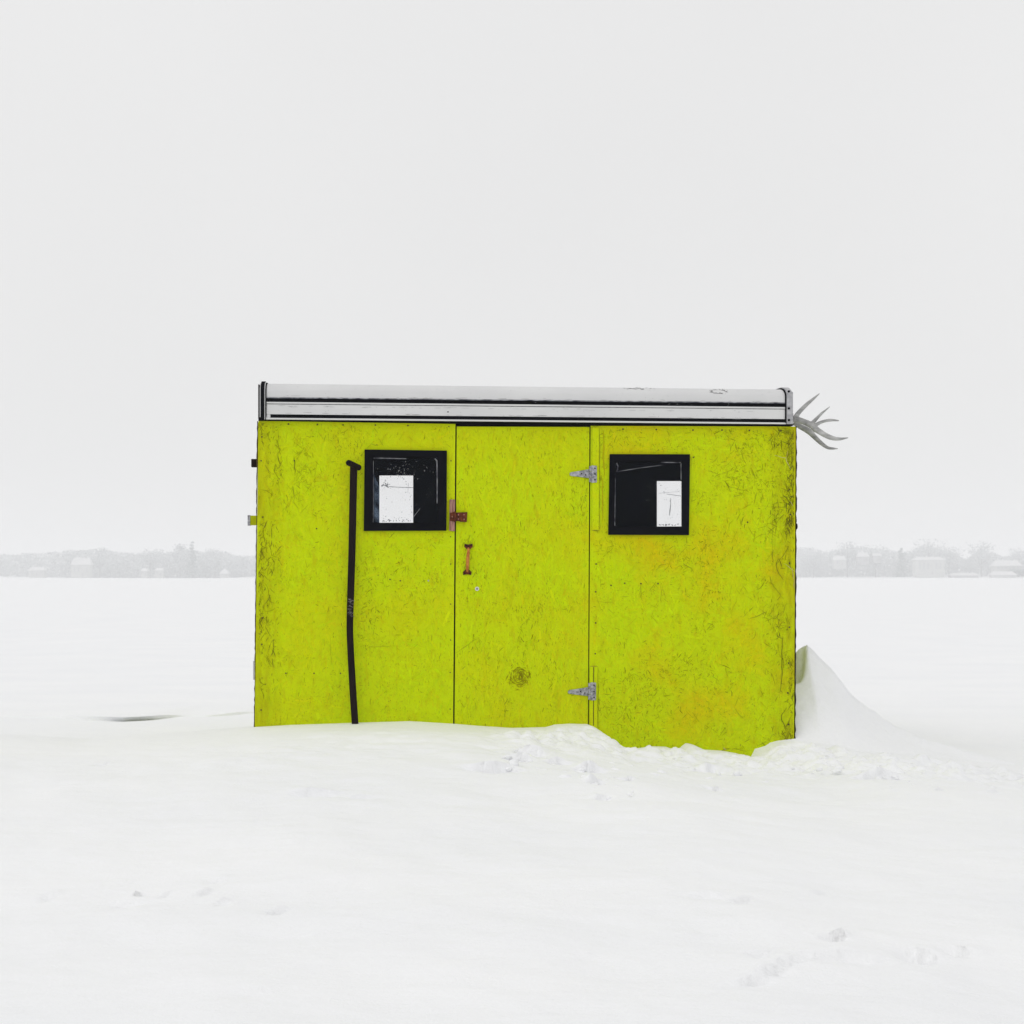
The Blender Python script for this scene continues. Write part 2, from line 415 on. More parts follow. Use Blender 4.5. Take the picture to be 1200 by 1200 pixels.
def ledge_line(x, y):
    """depth y of the wind-cut lip on the left, as a function of x at that depth"""
    U = [-300, 0, 63, 105, 147, 182, 201, 227, 241, 262, 290, 400]
    V = [840, 841, 842, 843.2, 843.4, 841, 838.8, 837.4, 838.2, 836.2, 833.0, 829]
    zb = 0.10
    ys = [F * (CAMZ - zb) / (v - HZ) for v in V]
    xs = [(u - 600) / F * yy for u, yy in zip(U, ys)]
    return np.interp(x, xs, ys)
NOTCH = [  # photo u, v, half length (m), depth (m), width (m), angle (deg)
    (575, 914, .10, .018, .05, 6), (697, 922, .035, .022, .03, 60), (705, 936, .03, .016, .03, 50), (735, 912, .03, .012, .02, -60), (832, 905, .015, .016, .02, 70),
    (835, 925, .03, .014, .02, -70), (1030, 908, .09, .032, .05, 8), (1100, 925, .015, .012, .02, 0), (1165, 928, .03, .010, .02, 20),
    (372, 931, .10, .010, .04, 4), (420, 934, .06, .006, .03, -4), (60, 1048, .02, .010, .03, -10), (148, 1058, .05, .008, .04, -6), (163, 1050, .01, .012, .02, 60),
    (195, 1047, .02, .006, .02, 10), (240, 1044, .02, .008, .02, -10), (262, 1056, .015, .012, .02, 0), (255, 1030, .03, .006, .03, -60), (325, 1067, .03, .007, .03, -10),
    (120, 895, .02, .010, .03, -60), (888, 1150, .07, .006, .035, 30), (908, 1138, .05, .007, .03, 38), (925, 1126, .06, .006, .04, 20), (950, 1118, .05, .005, .03, -15), (980, 1098, .022, .022, .035, -35), (960, 1047, .02, .007, .02, 10),
    (890, 1118, .03, .008, .03, -10), (870, 1055, .03, .008, .03, -20), (830, 1049, .05, .006, .05, 0), (1000, 1120, .10, .006, .06, 5), (1080, 1120, .05, .010, .06, -50),
    (1125, 1115, .03, .010, .05, -60), (690, 1120, .03, .005, .03, 0), (300, 1160, .05, .004, .04, 0), (610, 893, .05, .020, .05, -25), (692, 902, .05, .030, .06, 8), (622, 884, .05, .028, .09, -30), (655, 893, .05, .014, .04, 20),
]
def ground_z(x, y):
    lxx, lyy = to_local(x, y)                        # lyy: depth behind the wall plane
    d = -lyy                                          # distance in front of the wall plane
    z = 0.05 * fbm(x * .23 + 3, y * .16 + 1, 3, 3) * ss(2, 14, np.abs(y)) * (1 - ss(60, 300, y)) + 0.0
    z = z + 0.10 * (1 - ss(10, 25, y))
    # berm in front of the hut
    crisp = np.interp(lxx, lsm, hs); mid = np.interp(lxx, lsm, hs_md); soft = np.interp(lxx, lsm, hs_sm)
    a = ss(0.04, 0.22, d); b2 = ss(0.12, 0.6, d)
    prof = crisp * (1 - a) + mid * a; prof = prof * (1 - b2) + soft * b2
    fall = 1 - 0.50 * ss(0.1, 4.8, d) - .12 * ss(4, 9, d)
    und = (0.045 * fbm(x * .9, y * .8, 9, 4) + .012 * fbm(x * 3, y * 4, 5, 4) + .020 * np.minimum(0, fbm(x * 1.7 + 4, y * 1.9, 15, 4) + .25)) * ss(0.15, 1.2, d)
    front = prof * fall + und
    # broken chunks thrown up in front of the right half
    band = ss(-.25, .15, x) * (1 - ss(2.9, 3.8, x)) * ss(.07, .26, d) * (1 - ss(.55, 1.5, d))
    bil = np.abs(fbm(x * 4.3 + 2, y * 5.5, 31, 4, .5)); bil2 = np.abs(fbm(x * 11, y * 12 + 4, 37, 3, .5))
    front = front + band * (0.085 * bil + .042 * bil2 - .035)
    band2 = ss(-1.5, -.9, x) * (1 - ss(-.3, .3, x)) * ss(.3, .8, d) * (1 - ss(1.0, 1.8, d))
    front = front + band2 * .022 * bil
    # just behind the wall plane the berm ends; beside the hut its crest rolls over
    inside = (lxx > 0.02) & (lxx < HW - 0.02) & (lyy > 0)
    back = prof * (1 - ss(.02, .9, -d)) + z * ss(.02, .9, -d)
    lowin = prof * (1 - ss(.005, .05, -d)) + 0.02 * ss(.005, .05, -d)
    behind = np.where(inside, np.where(lyy < 2.3, lowin, z), back)
    edge = ss(-0.12, 0.12, d)
    h = np.where(d >= 0, front, behind)
    # wind-cut lip far left
    return h, d, lxx, lyy

def drift(x, y):
    """the tall wind-sculpted snow fin at the right corner of the hut"""
    yp = 9.62
    prof_u = [915, 932, 938, 945, 953, 962, 974, 985, 996, 1007, 1022, 1040, 1060, 1090, 1130, 1180, 1240]
    prof_v = [800, 768, 760, 755, 762, 772, 783, 797, 812, 823, 834, 846, 857, 868, 880, 893, 912]
    xs = [(u - 600) / F * yp for u in prof_u]; zs = [CAMZ - (v - HZ) / F * yp for v in prof_v]
    xs = [1.35] + xs; zs = [.6] + zs
    C = np.interp(x, xs, zs, left=.5, right=-.05)
    C = C + (.018 * np.abs(fbm(x * 7, y * 7, 71, 4)) + .010 * fbm(x * 22, y * 19, 75, 3)) * ss(1.95, 2.25, x)
    C2 = np.interp(x, xs, [.6] + [CAMZ - (v - HZ) / F * yp for v in [762, 758, 757] + prof_v[3:]], left=.6, right=-.05)
    fr = yp - y                                       # in front of the crest
    C = C + (C2 - C) * ss(.04, .16, fr)
    zf = C * (1 - .62 * ss(-.08, .62, fr) ** .9) - .03 * ss(0, .1, fr)
    zb = C * (1 - ss(0.0, 1.3, -fr)) ** 1.5
    h = np.where(fr > 0, zf, zb)
    # scoop between ridge and wall
    xr = np.interp(y, [9.25, 9.36, 9.60, 9.66], [(938 - 600) / F * 9.25, (940 - 600) / F * 9.36, (945.5 - 600) / F * 9.6, (946 - 600) / F * 9.66])
    s = ss(0.0, .030, xr - x) * ss(9.42, 9.52, y) * (1 - ss(9.60, 9.70, y))
    h = h - .085 * s
    h = h + (.012 * fbm(x * 5, y * 9 + x * 3, 81, 4) + .004 * fbm(x * 24, y * 24, 85, 3)) * ss(.05, .25, fr)
    return h

def axis(segs):
    out = []
    for a, b, s in segs:
        n = max(1, int(round((b - a) / s))); out += list(np.linspace(a, b, n, endpoint=False))
    out.append(segs[-1][1]); return np.array(out)
gx_f = axis([(-4.6, -3.6, .03), (-3.6, -1.6, .02), (-1.6, 2.5, .0125), (2.5, 4.6, .03)])
ext = [4.6]
while ext[-1] < 3200: ext.append(ext[-1] * 1.13 + .05)
gx = np.concatenate([-np.array(ext[:0:-1]), gx_f, np.array(ext[1:])])
gy = axis([(-6, 2.8, .3), (2.8, 6, .022), (6, 8.3, .017), (8.3, 9.85, .010), (9.85, 11.9, .05), (11.9, 12.7, .011), (12.7, 20, .08)])
ext = [20.0]
while ext[-1] < 4200: ext.append(ext[-1] * 1.045)
gy = np.concatenate([gy, np.array(ext[1:])])
yb = [-6.0]
while yb[-1] > -1500: yb.append(yb[-1] * 1.5)
gy = np.concatenate([np.array(yb[:0:-1]), gy])
GX, GY = np.meshgrid(gx, gy)
_yl = np.clip(ledge_line(GX, GY), 11.9, 13.9)
GY = GY + (_yl - 12.3) * ss(9.9, 12.2, GY) * (1 - ss(12.6, 18.5, GY))
h, d, lxx, lyy = ground_z(GX, GY)
# drift beside the hut (right)
dr = drift(GX, GY)
m = (lxx > HW - .25) & (GY > 9.0) & (GY < 11.2) & (GX < 4.2)
wgt = ss(9.05, 9.30, GY)
h = np.where(m, np.maximum(h, dr * wgt + h * (1 - wgt)), h)
# lip on the left
yl = ledge_line(GX, GY); q = GY - yl
amp = .008 * (.4 + np.abs(fbm(GX * 2.3 + 7, GX * 0, 14, 3))) * ss(-1.9, -2.5, GX) + .024 * ss(-4.3, -2.85, GX) ** 2 * ss(-2.58, -2.80, GX) + .012 * np.exp(-((GX + 2.22) / .16) ** 2) + .003 * fbm(GX * 3, GX * 0, 4, 2)
amp = amp * (1 - ss(-2.0, -1.3, GX)) + .006 * 0
lift = amp * ss(0, .04, q) * (1 - ss(.25, 1.6, q)) - .35 * amp * ss(-.25, -.02, q) * (1 - ss(-.02, .02, q))
h = h + lift
over = -(2.2 + 4.0 * np.exp(-((GX + 2.86) / .26) ** 2)) * amp * np.exp(-((q - .055) / .045) ** 2)
Yd = GY + over
# notches and little crescents
for (u, v, L_, A_, W_, ang) in NOTCH:
    zz = .20
    yy = F * (CAMZ - zz) / (v - HZ)
    for _ in range(4):
        xx = (u - 600) / F * yy
        hz = ground_z(np.array([xx]), np.array([yy]))[0][0]; yy = F * (CAMZ - hz) / (v - HZ)
    xx = (u - 600) / F * yy
    ca, sa = math.cos(R(ang)), math.sin(R(ang))
    sel = (np.abs(GX - xx) < .6) & (np.abs(GY - yy) < .6)
    px = (GX[sel] - xx); py = (GY[sel] - yy)
    py = py + .02 * fbm(px * 14 + u, px * 0 + v, 3, 3)
    p = px * ca + py * sa; qq = -px * sa + py * ca
    wd = W_ * 2.2
    saw = ss(-wd, 0, qq) * (1 - ss(0, .016, qq)) * .9 - .45 * ss(.0, .012, qq) * (1 - ss(.012, wd * 1.3, qq))
    h[sel] -= 2.4 * A_ * np.exp(-(p / L_) ** 2) * saw * (.7 + .9 * vnoise(px * 18 + v, py * 18 + u, 5))
# far shore bank
bank = ss(1085, 1130, GY) * (1.2 + 2.2 * ss(-.35, -.28, GX / GY) * (1 - ss(-.275, -.26, GX / GY)) + 1.6 * ss(.24, .26, GX / GY) + 5 * fbm(GX * .03, GY * .01, 8, 3))
h = h + np.where(GY > 1080, np.maximum(bank, 0), 0)
V = np.stack([GX, Yd, h], -1).reshape(-1, 3).astype(np.float32)
nx, ny = len(gx), len(gy)
ii = np.arange(ny - 1)[:, None] * nx + np.arange(nx - 1)[None, :]
Fq = np.stack([ii, ii + 1, ii + 1 + nx, ii + nx], -1).reshape(-1, 4).astype(np.int32)
me = bpy.data.meshes.new('snow_ground')
me.vertices.add(len(V)); me.vertices.foreach_set('co', V.ravel())
me.loops.add(Fq.size); me.loops.foreach_set('vertex_index', Fq.ravel())
me.polygons.add(len(Fq)); me.polygons.foreach_set('loop_start', np.arange(len(Fq), dtype=np.int32) * 4)
me.polygons.foreach_set('use_smooth', np.ones(len(Fq), dtype=bool))
me.update(calc_edges=True); me.validate()
me.materials.append(M['snow'])
go = bpy.data.objects.new('snow_ground', me); col.objects.link(go)
tag(go, 'snow covered frozen lake with a low drifted bank in front of the hut', kind='structure')

# crumbs and clods of snow thrown along the bank
_ico = __import__('bmesh').new(); __import__('bmesh').ops.create_icosphere(_ico, subdivisions=2, radius=1.0)
_iv = [v.co.copy() for v in _ico.verts]; _ifc = [tuple(v.index for v in f.verts) for f in _ico.faces]
cm = MB(); rr = random.Random(21)
centres = [(598 + rr.random() * 560, 878 + rr.random() * 50) for _ in range(12)] + [(640, 890), (690, 900), (740, 902), (800, 900), (860, 905), (1000, 900), (1035, 906), (960, 898), (700, 915)]
for k in range(230):
    cu, cv = rr.choice(centres)
    u = cu + rr.gauss(0, 24); v = max(cv + rr.gauss(0, 9), 880 if 720 < u < 900 else 866)
    if v > 960: continue
    yy = 8.7
    for _ in range(6):
        xx = (u - 600) / F * yy
        hz = float(ground_z(np.array([xx]), np.array([yy]))[0][0]); yy = min(F * (CAMZ - hz) / (v - HZ), 8.72)
    if yy > 8.70: continue
    sz = rr.choice((.006, .009, .012, .016, .024)) * rr.uniform(.7, 1.2)
    ax_ = Vector((rr.gauss(0, 1), rr.gauss(0, 1), rr.gauss(0, 1))).normalized(); sq = rr.uniform(.6, 1.0); off = rr.random() * 50
    vs = []
    for p in _iv:
        n_ = 1 + .55 * float(fbm(np.array([p.x * 1.3 + off]), np.array([p.y * 1.3 + p.z * .9]), 3, 2)[0])
        q_ = p * n_; q_ = q_ + ax_ * ((sq - 1) * q_.dot(ax_))
        vs.append((xx + q_.x * sz * 1.25, yy + q_.y * sz, hz + q_.z * sz * .70 - sz * .38))
    cm.add(vs, _ifc)
cl_ = cm.build('snow_clumps', M['snow'], smooth=True); tag(cl_, 'small clods and crumbs of snow scattered along the bank before the hut', 'snow clumps', kind='stuff')

# ------------------------------------------------------------------ the hut
hut = empty('ice_fishing_hut', (XL, YL, 0), TH)
tag(hut, 'lime green strand board ice fishing hut with white metal roof edge standing in snow', 'hut')
DEPTH = 2.05
T = 0.014
zb = 0.02
lime, lin = M['lime'], M['lining']

# left panel (window hole), door, right panel (window hole)
def pz(u, v): return P(u, v)
def foot(u_top, v_top, u_bot, v_bot):
    """carry a leaning edge down to the hut's foot"""
    x0, z0 = P(u_top, v_top); x1, z1 = P(u_bot, v_bot)
    return (x1 + (x1 - x0) * (z1 - zb) / (z0 - z1), zb)
wl = [P(437, 612.7), P(512.8, 612.7), P(512.8, 536), P(437, 536)]
wr = [P(719.5, 617.3), P(798.3, 617), P(798.3, 541), P(720.5, 541)]
o_l = [foot(302.5, 493, 298.5, 852), foot(534, 497, 531, 848), P(533.7, 496.8), P(302.8, 493.2)]
def grow(q, m): return [(p[0] + (m if i in (1, 2) else -m), p[1] + (m if i > 1 else -m)) for i, p in enumerate(q)]
panel_left = MB().ring(o_l, grow(wl, .012), 0, T, 0, 1).build('wall_panel', [lime, lin], hut)
o_r = [foot(692.3, 500, 690.3, 850), foot(932.8, 500, 930.6, 870), P(932.5, 499.8), P(692.3, 499)]
panel_right = MB().ring(o_r, grow(wr, .012), 0, T, 0, 1).build('wall_panel', [lime, lin], hut)
d_poly = [foot(535.6, 500, 532.8, 848), foot(690.8, 500, 689, 850), P(690.9, 500.3), P(535.4, 499.8)]
door = MB().prism(d_poly, .003, .003 + T + .008, 0, 1).build('door', [lime, lin], hut)
for o_, l in ((panel_left, 'left wall panel with thinner grime at its outer edge'), (panel_right, 'right wall panel, yellowed and dark with grime at its outer edge')):
    o_['label'] = l
# framing behind the door gap, near-black to carry the shade of the recess
f = MB(); f.prism(quad(523, 494.5, 702, 507), .030, .075)
f.build('header', M['rubber'], hut)
for u0, u1 in ((522, 545), (680, 703)):
    a0 = P(u0, 500)[0]; a1 = P(u1, 500)[0]
    MB().box(a0, a1, .028, .07, zb, P(600, 508)[1]).build('door_post', M['rubber'], hut)
# side walls, floor
xl0 = .008; xr0 = HW - .012
ztop = P(600, 497)[1] - .002
sl = MB(); sl.box(xl0, xl0 + T, T + .002, DEPTH, zb, ztop); sl.build('side_wall', [M['sidepaint']], hut)
sr = MB(); sr.box(xr0 - T, xr0, T + .002, DEPTH, zb, ztop); sr.build('side_wall', [M['sidepaint']], hut)
for xx in (xl0 + T + .002, xr0 - T - .006):
    MB().box(xx, xx + .004, T + .004, DEPTH - .004, .22, ztop - .01).build('shade_lining', lin, hut)  # near-black sheets that give the inside of the hut its shade
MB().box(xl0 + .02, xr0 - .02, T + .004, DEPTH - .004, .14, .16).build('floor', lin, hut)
# rear wall: four strips round two openings that one sees the white lake air through
yb_ = DEPTH
aL = quad(444.6, 557, 484.3, 640, yb_); aR = quad(769.8, 563.5, 810, 645, yb_)
def rear(n, x0, x1, z0, z1):
    MB().prism([(x0, z0), (x1, z0), (x1, z1), (x0, z1)], yb_, yb_ + T, 1).f
rw = MB()
xs_ = [xl0, aL[0][0], aL[1][0], aR[0][0], aR[1][0], xr0]
zlo = min(aL[0][1], aR[0][1]); zhi = aL[2][1]
half = (aL[1][0] + aR[0][0]) / 2
for (x0, x1, a) in ((xl0, half, aL), (half, xr0, aR)):
    rw = MB().ring([(x0, zb), (x1, zb), (x1, ztop), (x0, ztop)], a, yb_, yb_ + T, 0)
    rw.m = [0] * len(rw.f)
    for k in range(0, len(rw.f), 4): rw.m[k + 1] = 1
    rw.build('rear_wall', [lin, lime], hut)
    w_ = empty('rear_window', (0, 0, 0), 0, hut)
    a2 = [(a[0][0] - .03, a[0][1] - .03), (a[1][0] + .03, a[1][1] - .03), (a[2][0] + .03, a[2][1] + .03), (a[3][0] - .03, a[3][1] + .03)]
    MB().ring(a2, a, yb_ + T + .002, yb_ + T + .014).build('frame', M['rubber'], w_)
    MB().prism([(p[0] + (.008 if i in (1, 2) else -.008), p[1] + (.008 if i > 1 else -.008)) for i, p in enumerate(a)], yb_ + T + .016, yb_ + T + .019).build('pane', M['glass'], w_)

# front windows
def window(outer, inner, specks, seal, bluish=None):
    w_ = empty('window', (0, 0, 0), 0, hut)
    MB().ring(outer, inner, -.020, -.002).build('frame', M['rubber'], w_, bevel=.002)
    g = [(p[0] + (.012 if i in (1, 2) else -.012), p[1] + (.012 if i > 1 else -.012)) for i, p in enumerate(inner)]
    MB().prism(g, .004, .007).build('pane', M['glass'], w_)
    s = MB()
    for (u, v, r) in specks:
        r *= 1.15
        x, z = P(u, v); n = 5
        ph = random.random() * 6
        s.add([(x + r * (.6 + .8 * random.random()) * math.cos(ph + 2 * math.pi * k / n), .0032 + random.random() * .0004, z + r * (.6 + .8 * random.random()) * math.sin(ph + 2 * math.pi * k / n)) for k in range(n)], [tuple(range(n))])
    s.build('dirt_specks', M['speck'], w_)['kind'] = 'stuff'
    for pl, wd in seal:
        b = MB()
        for (a, c) in zip(pl[:-1], pl[1:]):
            x0, z0 = P(*a); x1, z1 = P(*c); L_ = math.hypot(x1 - x0, z1 - z0); nx_, nz_ = -(z1 - z0) / L_ * wd, (x1 - x0) / L_ * wd
            b.prism([(x0 - nx_, z0 - nz_), (x1 - nx_, z1 - nz_), (x1 + nx_, z1 + nz_), (x0 + nx_, z0 + nz_)], -.004, .003)
        b.build('sealant', M['sealant'], w_)
    if bluish:
        MB().prism([P(*q_) for q_ in bluish], .0025, .0031).build('bluish_patch', M['bluish'], w_)  # paler bluish patch on the pane
    return w_
spL = []
for _ in range(60): spL.append((random.gauss(470, 14), random.gauss(553, 6), .0012 + .0016 * random.random()))
for _ in range(60): spL.append((random.uniform(447, 483), random.uniform(560, 611), .0008 + .0016 * random.random()))
for _ in range(26): spL.append((random.uniform(447, 483), random.gauss(610, 1.3), .0015 + .002 * random.random()))
for _ in range(16): spL.append((random.uniform(486, 508), random.uniform(545, 600), .001 + .001 * random.random()))
for _ in range(22): spL.append((449 + random.gauss(3, 2.2), 567 + random.gauss(1, 2.2), .0015 + .003 * random.random()))
spL = [s for s in spL if 439 < s[0] < 511 and 538 < s[1] < 611.8]
window([P(426.3, 622.3), P(523, 622), P(523.6, 528.3), P(427.3, 527)], wl, spL,
       [([(438, 536.8), (452, 537), (476, 537.6)], .0022), ([(509.5, 537.5), (512, 540), (512.3, 560), (512.2, 590)], .0028), ([(437.6, 540), (437.4, 612)], .0012), ([(484.5, 606), (492, 596)], .0010),
        ([(455, 570.2), (468, 571), (484, 571.5)], .0014), ([(447, 569), (455, 568.6)], .0012), ([(478.5, 566), (478, 578)], .0007)],
       [(438, 612.3), (444.5, 612.3), (445, 572), (438.5, 556)])
spR = []
for _ in range(24): spR.append((random.gauss(768, 6), random.gauss(572, 9), .0012 + .001 * random.random()))
for _ in range(26): spR.append((random.uniform(771, 797), random.uniform(566, 616), .0008 + .0014 * random.random()))
for u in (773, 777, 780.5, 784): spR.append((u, 614.8, .0035))
for _ in range(18): spR.append((random.uniform(771, 797), random.gauss(615.5, .9), .0018 + .001 * random.random()))
spR = [s for s in spR if 722 < s[0] < 797.5 and 543 < s[1] < 616.5]
window([P(712.6, 626.8), P(806.7, 627.2), P(807.9, 532.6), P(714.2, 532.4)], wr, spR,
       [([(721.5, 553), (749, 548.5), (776, 545)], .0011), ([(722.5, 542.5), (724.3, 547), (722.8, 552.5)], .0030), ([(720.8, 560), (720.3, 616)], .0018),
        ([(775, 541.8), (797.6, 542)], .0022), ([(798, 543), (798.2, 562)], .0018), ([(781.5, 579), (797.5, 581.2)], .0013), ([(785.8, 592), (784.5, 604)], .0020), ([(786, 584), (785.8, 592)], .0008), ([(772, 578), (796, 576)], .0006)])

# ---- strand relief, cracks, scratches: real slivers on the paint
def in_quad(x, z, q):
    (x0, z0), (x1, z1) = (min(p[0] for p in q), min(p[1] for p in q)), (max(p[0] for p in q), max(p[1] for p in q))
    return x0 < x < x1 and z0 < z < z1
def sn(x, z, s, k=0): return float(fbm(np.array([x * s + 5.0]), np.array([z * s + 2.0]), 50 + k, 3)[0])
HOLES = [quad(426, 527, 524, 623), quad(713, 532, 808, 627)]

def ribbon(mb, pts, wd, y, c, bulge=1.0):
    n = len(pts); vs = []
    for i, (x, z) in enumerate(pts):
        a = pts[max(i - 1, 0)]; b = pts[min(i + 1, n - 1)]
        dx, dz = b[0] - a[0], b[1] - a[1]; L_ = math.hypot(dx, dz) or 1
        ww = wd * (math.sin(math.pi * (i + .35) / (n - .3)) ** .6) * .5 * (0.7 + .6 * random.random())
        vs += [(x - dz / L_ * ww, y, z + dx / L_ * ww), (x + dz / L_ * ww, y, z - dx / L_ * ww)]
    # face towards the camera (-y)
    mb.add(vs, [(2 * i + 1, 2 * i + 3, 2 * i + 2, 2 * i) for i in range(n - 1)], 0, c)

def strands(o_parent, x0, x1, z0, z1, dens, y0, pref):
    mb = MB(); n = int(dens * (x1 - x0) * (z1 - z0))
    for _ in range(n):
        x = random.uniform(x0, x1); z = random.uniform(z0, z1)
        L_ = random.uniform(.03, .11); W_ = random.uniform(.004, .017)
        a = random.gauss(math.pi / 2, .35) if random.random() < pref else random.uniform(0, math.pi)
        ca, sa = math.cos(a), math.sin(a)
        if any(in_quad(x + s * ca * L_ / 2, z + s * sa * L_ / 2, hq) for hq in HOLES for s in (-1.1, 0, 1.1)): continue
        if not (x0 + .01 < x - abs(ca) * L_ / 2 and x + abs(ca) * L_ / 2 < x1 - .01 and z + abs(sa) * L_ / 2 < z1 - .01): continue
        pr = [(-.5, -.28), (-.38, -.5), (.42, -.46), (.5, random.uniform(-.2, .3)), (.36, .5), (-.44, .44)]
        off = random.uniform(.0004, .0016); tilt = random.uniform(-.0007, .0007); tl = random.uniform(-.0006, .0006)
        g = 1 + random.gauss(0, .034); yl_ = random.gauss(0, .022)
        c = (g * (1 + yl_), g * (1 - yl_ * .6), 1.0)
        vs = [(x + p * L_ * ca - q_ * W_ * sa, y0 - off + tilt * q_ * 2 + tl * p, z + p * L_ * sa + q_ * W_ * ca) for p, q_ in pr]
        mb.add(vs, [(0, 1, 2, 3, 4, 5)], 0, c)
    o = mb.build('wood_strands', lime, o_parent); o['kind'] = 'stuff'

def cracks(o_parent, x0, x1, z0, z1, dens, y0, vert, edge=None, tone=1.0):
    mb = MB(); n = int(dens * (x1 - x0) * (z1 - z0))
    for _ in range(n):
        x = random.uniform(x0, x1); z = random.uniform(z0, z1)
        k = sn(x, z, 3.2, 1) + .6 * sn(x, z, 11, 2)
        if random.random() > .10 + max(0, k) * 2.0: continue
        L_ = random.choice((.005, .006, .008, .010, .014, .020, .030)) * random.uniform(.7, 1.3); W_ = random.uniform(.0009, .0026)
        a = random.gauss(math.pi / 2, .35) if random.random() < vert else random.uniform(0, math.pi)
        if any(in_quad(x + s * math.cos(a) * L_ * .6, z + s * math.sin(a) * L_ * .6, hq) for hq in HOLES for s in (-1, 1)): continue
        if x - abs(math.cos(a)) * L_ / 2 < x0 + .003 or x + abs(math.cos(a)) * L_ / 2 > x1 - .003 or z + L_ / 2 > z1 - .004: continue
        b = random.gauss(0, .15)
        pts = [(x + (t - .5) * L_ * math.cos(a + b * (t - .5)), z + (t - .5) * L_ * math.sin(a + b * (t - .5))) for t in (0, .33, .66, 1)]
        g = random.uniform(.7, 1.6) * tone
        c = random.choice(((.20, .24, .0), (.28, .34, .0), (.26, .26, .0), (.15, .15, .0), (.32, .38, .0)))
        ribbon(mb, pts, W_, y0 - .0019 - random.random() * .0004, tuple(min(v_ * g, .5) for v_ in c))
    if edge:                                          # dense weathering along the hut's two ends
        for (xa, xb, m_, sgn) in edge:
            for _ in range(m_):
                t = random.random() ** 1.5; x = xa + (xb - xa) * t; z = random.uniform(z0, z1)
                if random.random() > .40 + sn(x, z, 4.5, 7) * 1.3: continue
                L_ = random.choice((.008, .012, .02, .035, .06)) * random.uniform(.7, 1.2); W_ = random.uniform(.0010, .0026)
                a = random.gauss(math.pi / 2, .65)
                b = random.gauss(0, .35)
                pts = [(x + (s_ - .5) * L_ * math.cos(a + b * (s_ - .5)), z + (s_ - .5) * L_ * math.sin(a + b * (s_ - .5))) for s_ in (0, .2, .4, .6, .8, 1)]
                if min(p[0] for p in pts) < x0 + .002 or max(p[0] for p in pts) > x1 - .002 or max(p[1] for p in pts) > z1 - .003: continue
                c = random.choice(((.10, .07, .004), (.17, .15, .0), (.24, .24, .0), (.07, .05, .008), (.27, .28, .0)))
                ribbon(mb, pts, W_, y0 - .0024 - random.random() * .0004, c)
    return mb

zt = P(600, 499)[1]
eL, eR = P(299, 800)[0] + .004, P(931, 800)[0] - .004
xd0, xd1 = P(534.6, 700)[0], P(690, 700)[0]
strands(panel_left, .03, P(531.5, 700)[0], .28, P(420, 496)[1], 1500, 0, .25)
strands(door, xd0 + .004, xd1 - .002, .28, P(600, 501)[1], 1300, .003, .75)
strands(panel_right, P(693, 700)[0], HW - .02, .12, P(800, 500)[1], 1900, 0, .15)

# marks traced on particular spots: stain on the door, scratches and dark loops
def pr_(mb, px, wd, c, y0=0):
    pts = []
    for (a, b) in zip(px[:-1], px[1:]):
        n = max(2, int(math.hypot(b[0] - a[0], b[1] - a[1]) / 4))
        for k in range(n): pts.append((a[0] + (b[0] - a[0]) * k / n + random.gauss(0, .35), a[1] + (b[1] - a[1]) * k / n + random.gauss(0, .35)))
    pts.append(px[-1]); wd *= .72; c = tuple(v * .8 + w_ * .2 for v, w_ in zip(c, (.5, .6, 0)))
    ribbon(mb, [P(*p) for p in pts], wd, y0 - .0030, c)
ml = cracks(panel_left, .012, P(532, 700)[0], .28, P(420, 496)[1], 3300, 0, .45, [(.012, .14, 800, 1), (.012, .04, 300, 1)])
for _ in range(90):
    cx, cy = random.choice(((345, 535), (350, 520), (362, 546), (470, 515), (340, 560), (343, 590)))
    x, z = P(random.gauss(cx, 12), random.gauss(cy, 10)); a = random.choice((.8, 2.2, 1.3)) + random.gauss(0, .25); L_ = random.uniform(.02, .07)
    if any(in_quad(x + s * L_, z + s * L_, hq) for hq in HOLES for s in (-1, 0, 1)) or z > zt - .06: continue
    ribbon(ml, [(x + (t - .5) * L_ * math.cos(a), z + (t - .5) * L_ * math.sin(a)) for t in (0, .5, 1)], .0014, -.0027, (.30, .34, .0))
pr_(ml, [(345, 536), (345.5, 556)], .004, (.07, .06, .01)); pr_(ml, [(343, 570), (345, 585)], .003, (.12, .10, .01))
pr_(ml, [(387, 746), (388, 782)], .0022, (.30, .32, .01)); pr_(ml, [(430, 758), (470, 757)], .002, (.28, .28, .01))
o = ml.build('paint_cracks', M['marks'], panel_left); o['kind'] = 'stuff'
md = cracks(door, xd0 + .003, xd1, .28, P(600, 501)[1], 4000, .003, .85, None)
for _ in range(150):
    a = random.random() * 6.28; r = abs(random.gauss(7.5, 3.8)); px_ = (609 + r * math.cos(a), 793 + r * 1.05 * math.sin(a))
    x, z = P(*px_); b = a + 1.57 + random.gauss(0, .4); L_ = random.uniform(.008, .03)
    ribbon(md, [(x + (t - .5) * L_ * math.cos(-b), z + (t - .5) * L_ * math.sin(-b)) for t in (0, .5, 1)], .0024, .003 - .0027, random.choice(((.30, .26, .0), (.38, .36, .0), (.24, .20, .0))))
pr_(md, [(533.5, 766), (545, 758), (562, 746)], .0024, (.20, .17, .01), .003)
o = md.build('paint_cracks', M['marks'], door); o['kind'] = 'stuff'
mr_ = cracks(panel_right, P(692.5, 700)[0], HW - .008, .10, P(800, 500)[1], 4000, 0, .2, [(HW - .008, HW - .15, 1500, -1), (HW - .008, HW - .06, 900, -1), (HW - .1, HW - .42, 420, -1)])
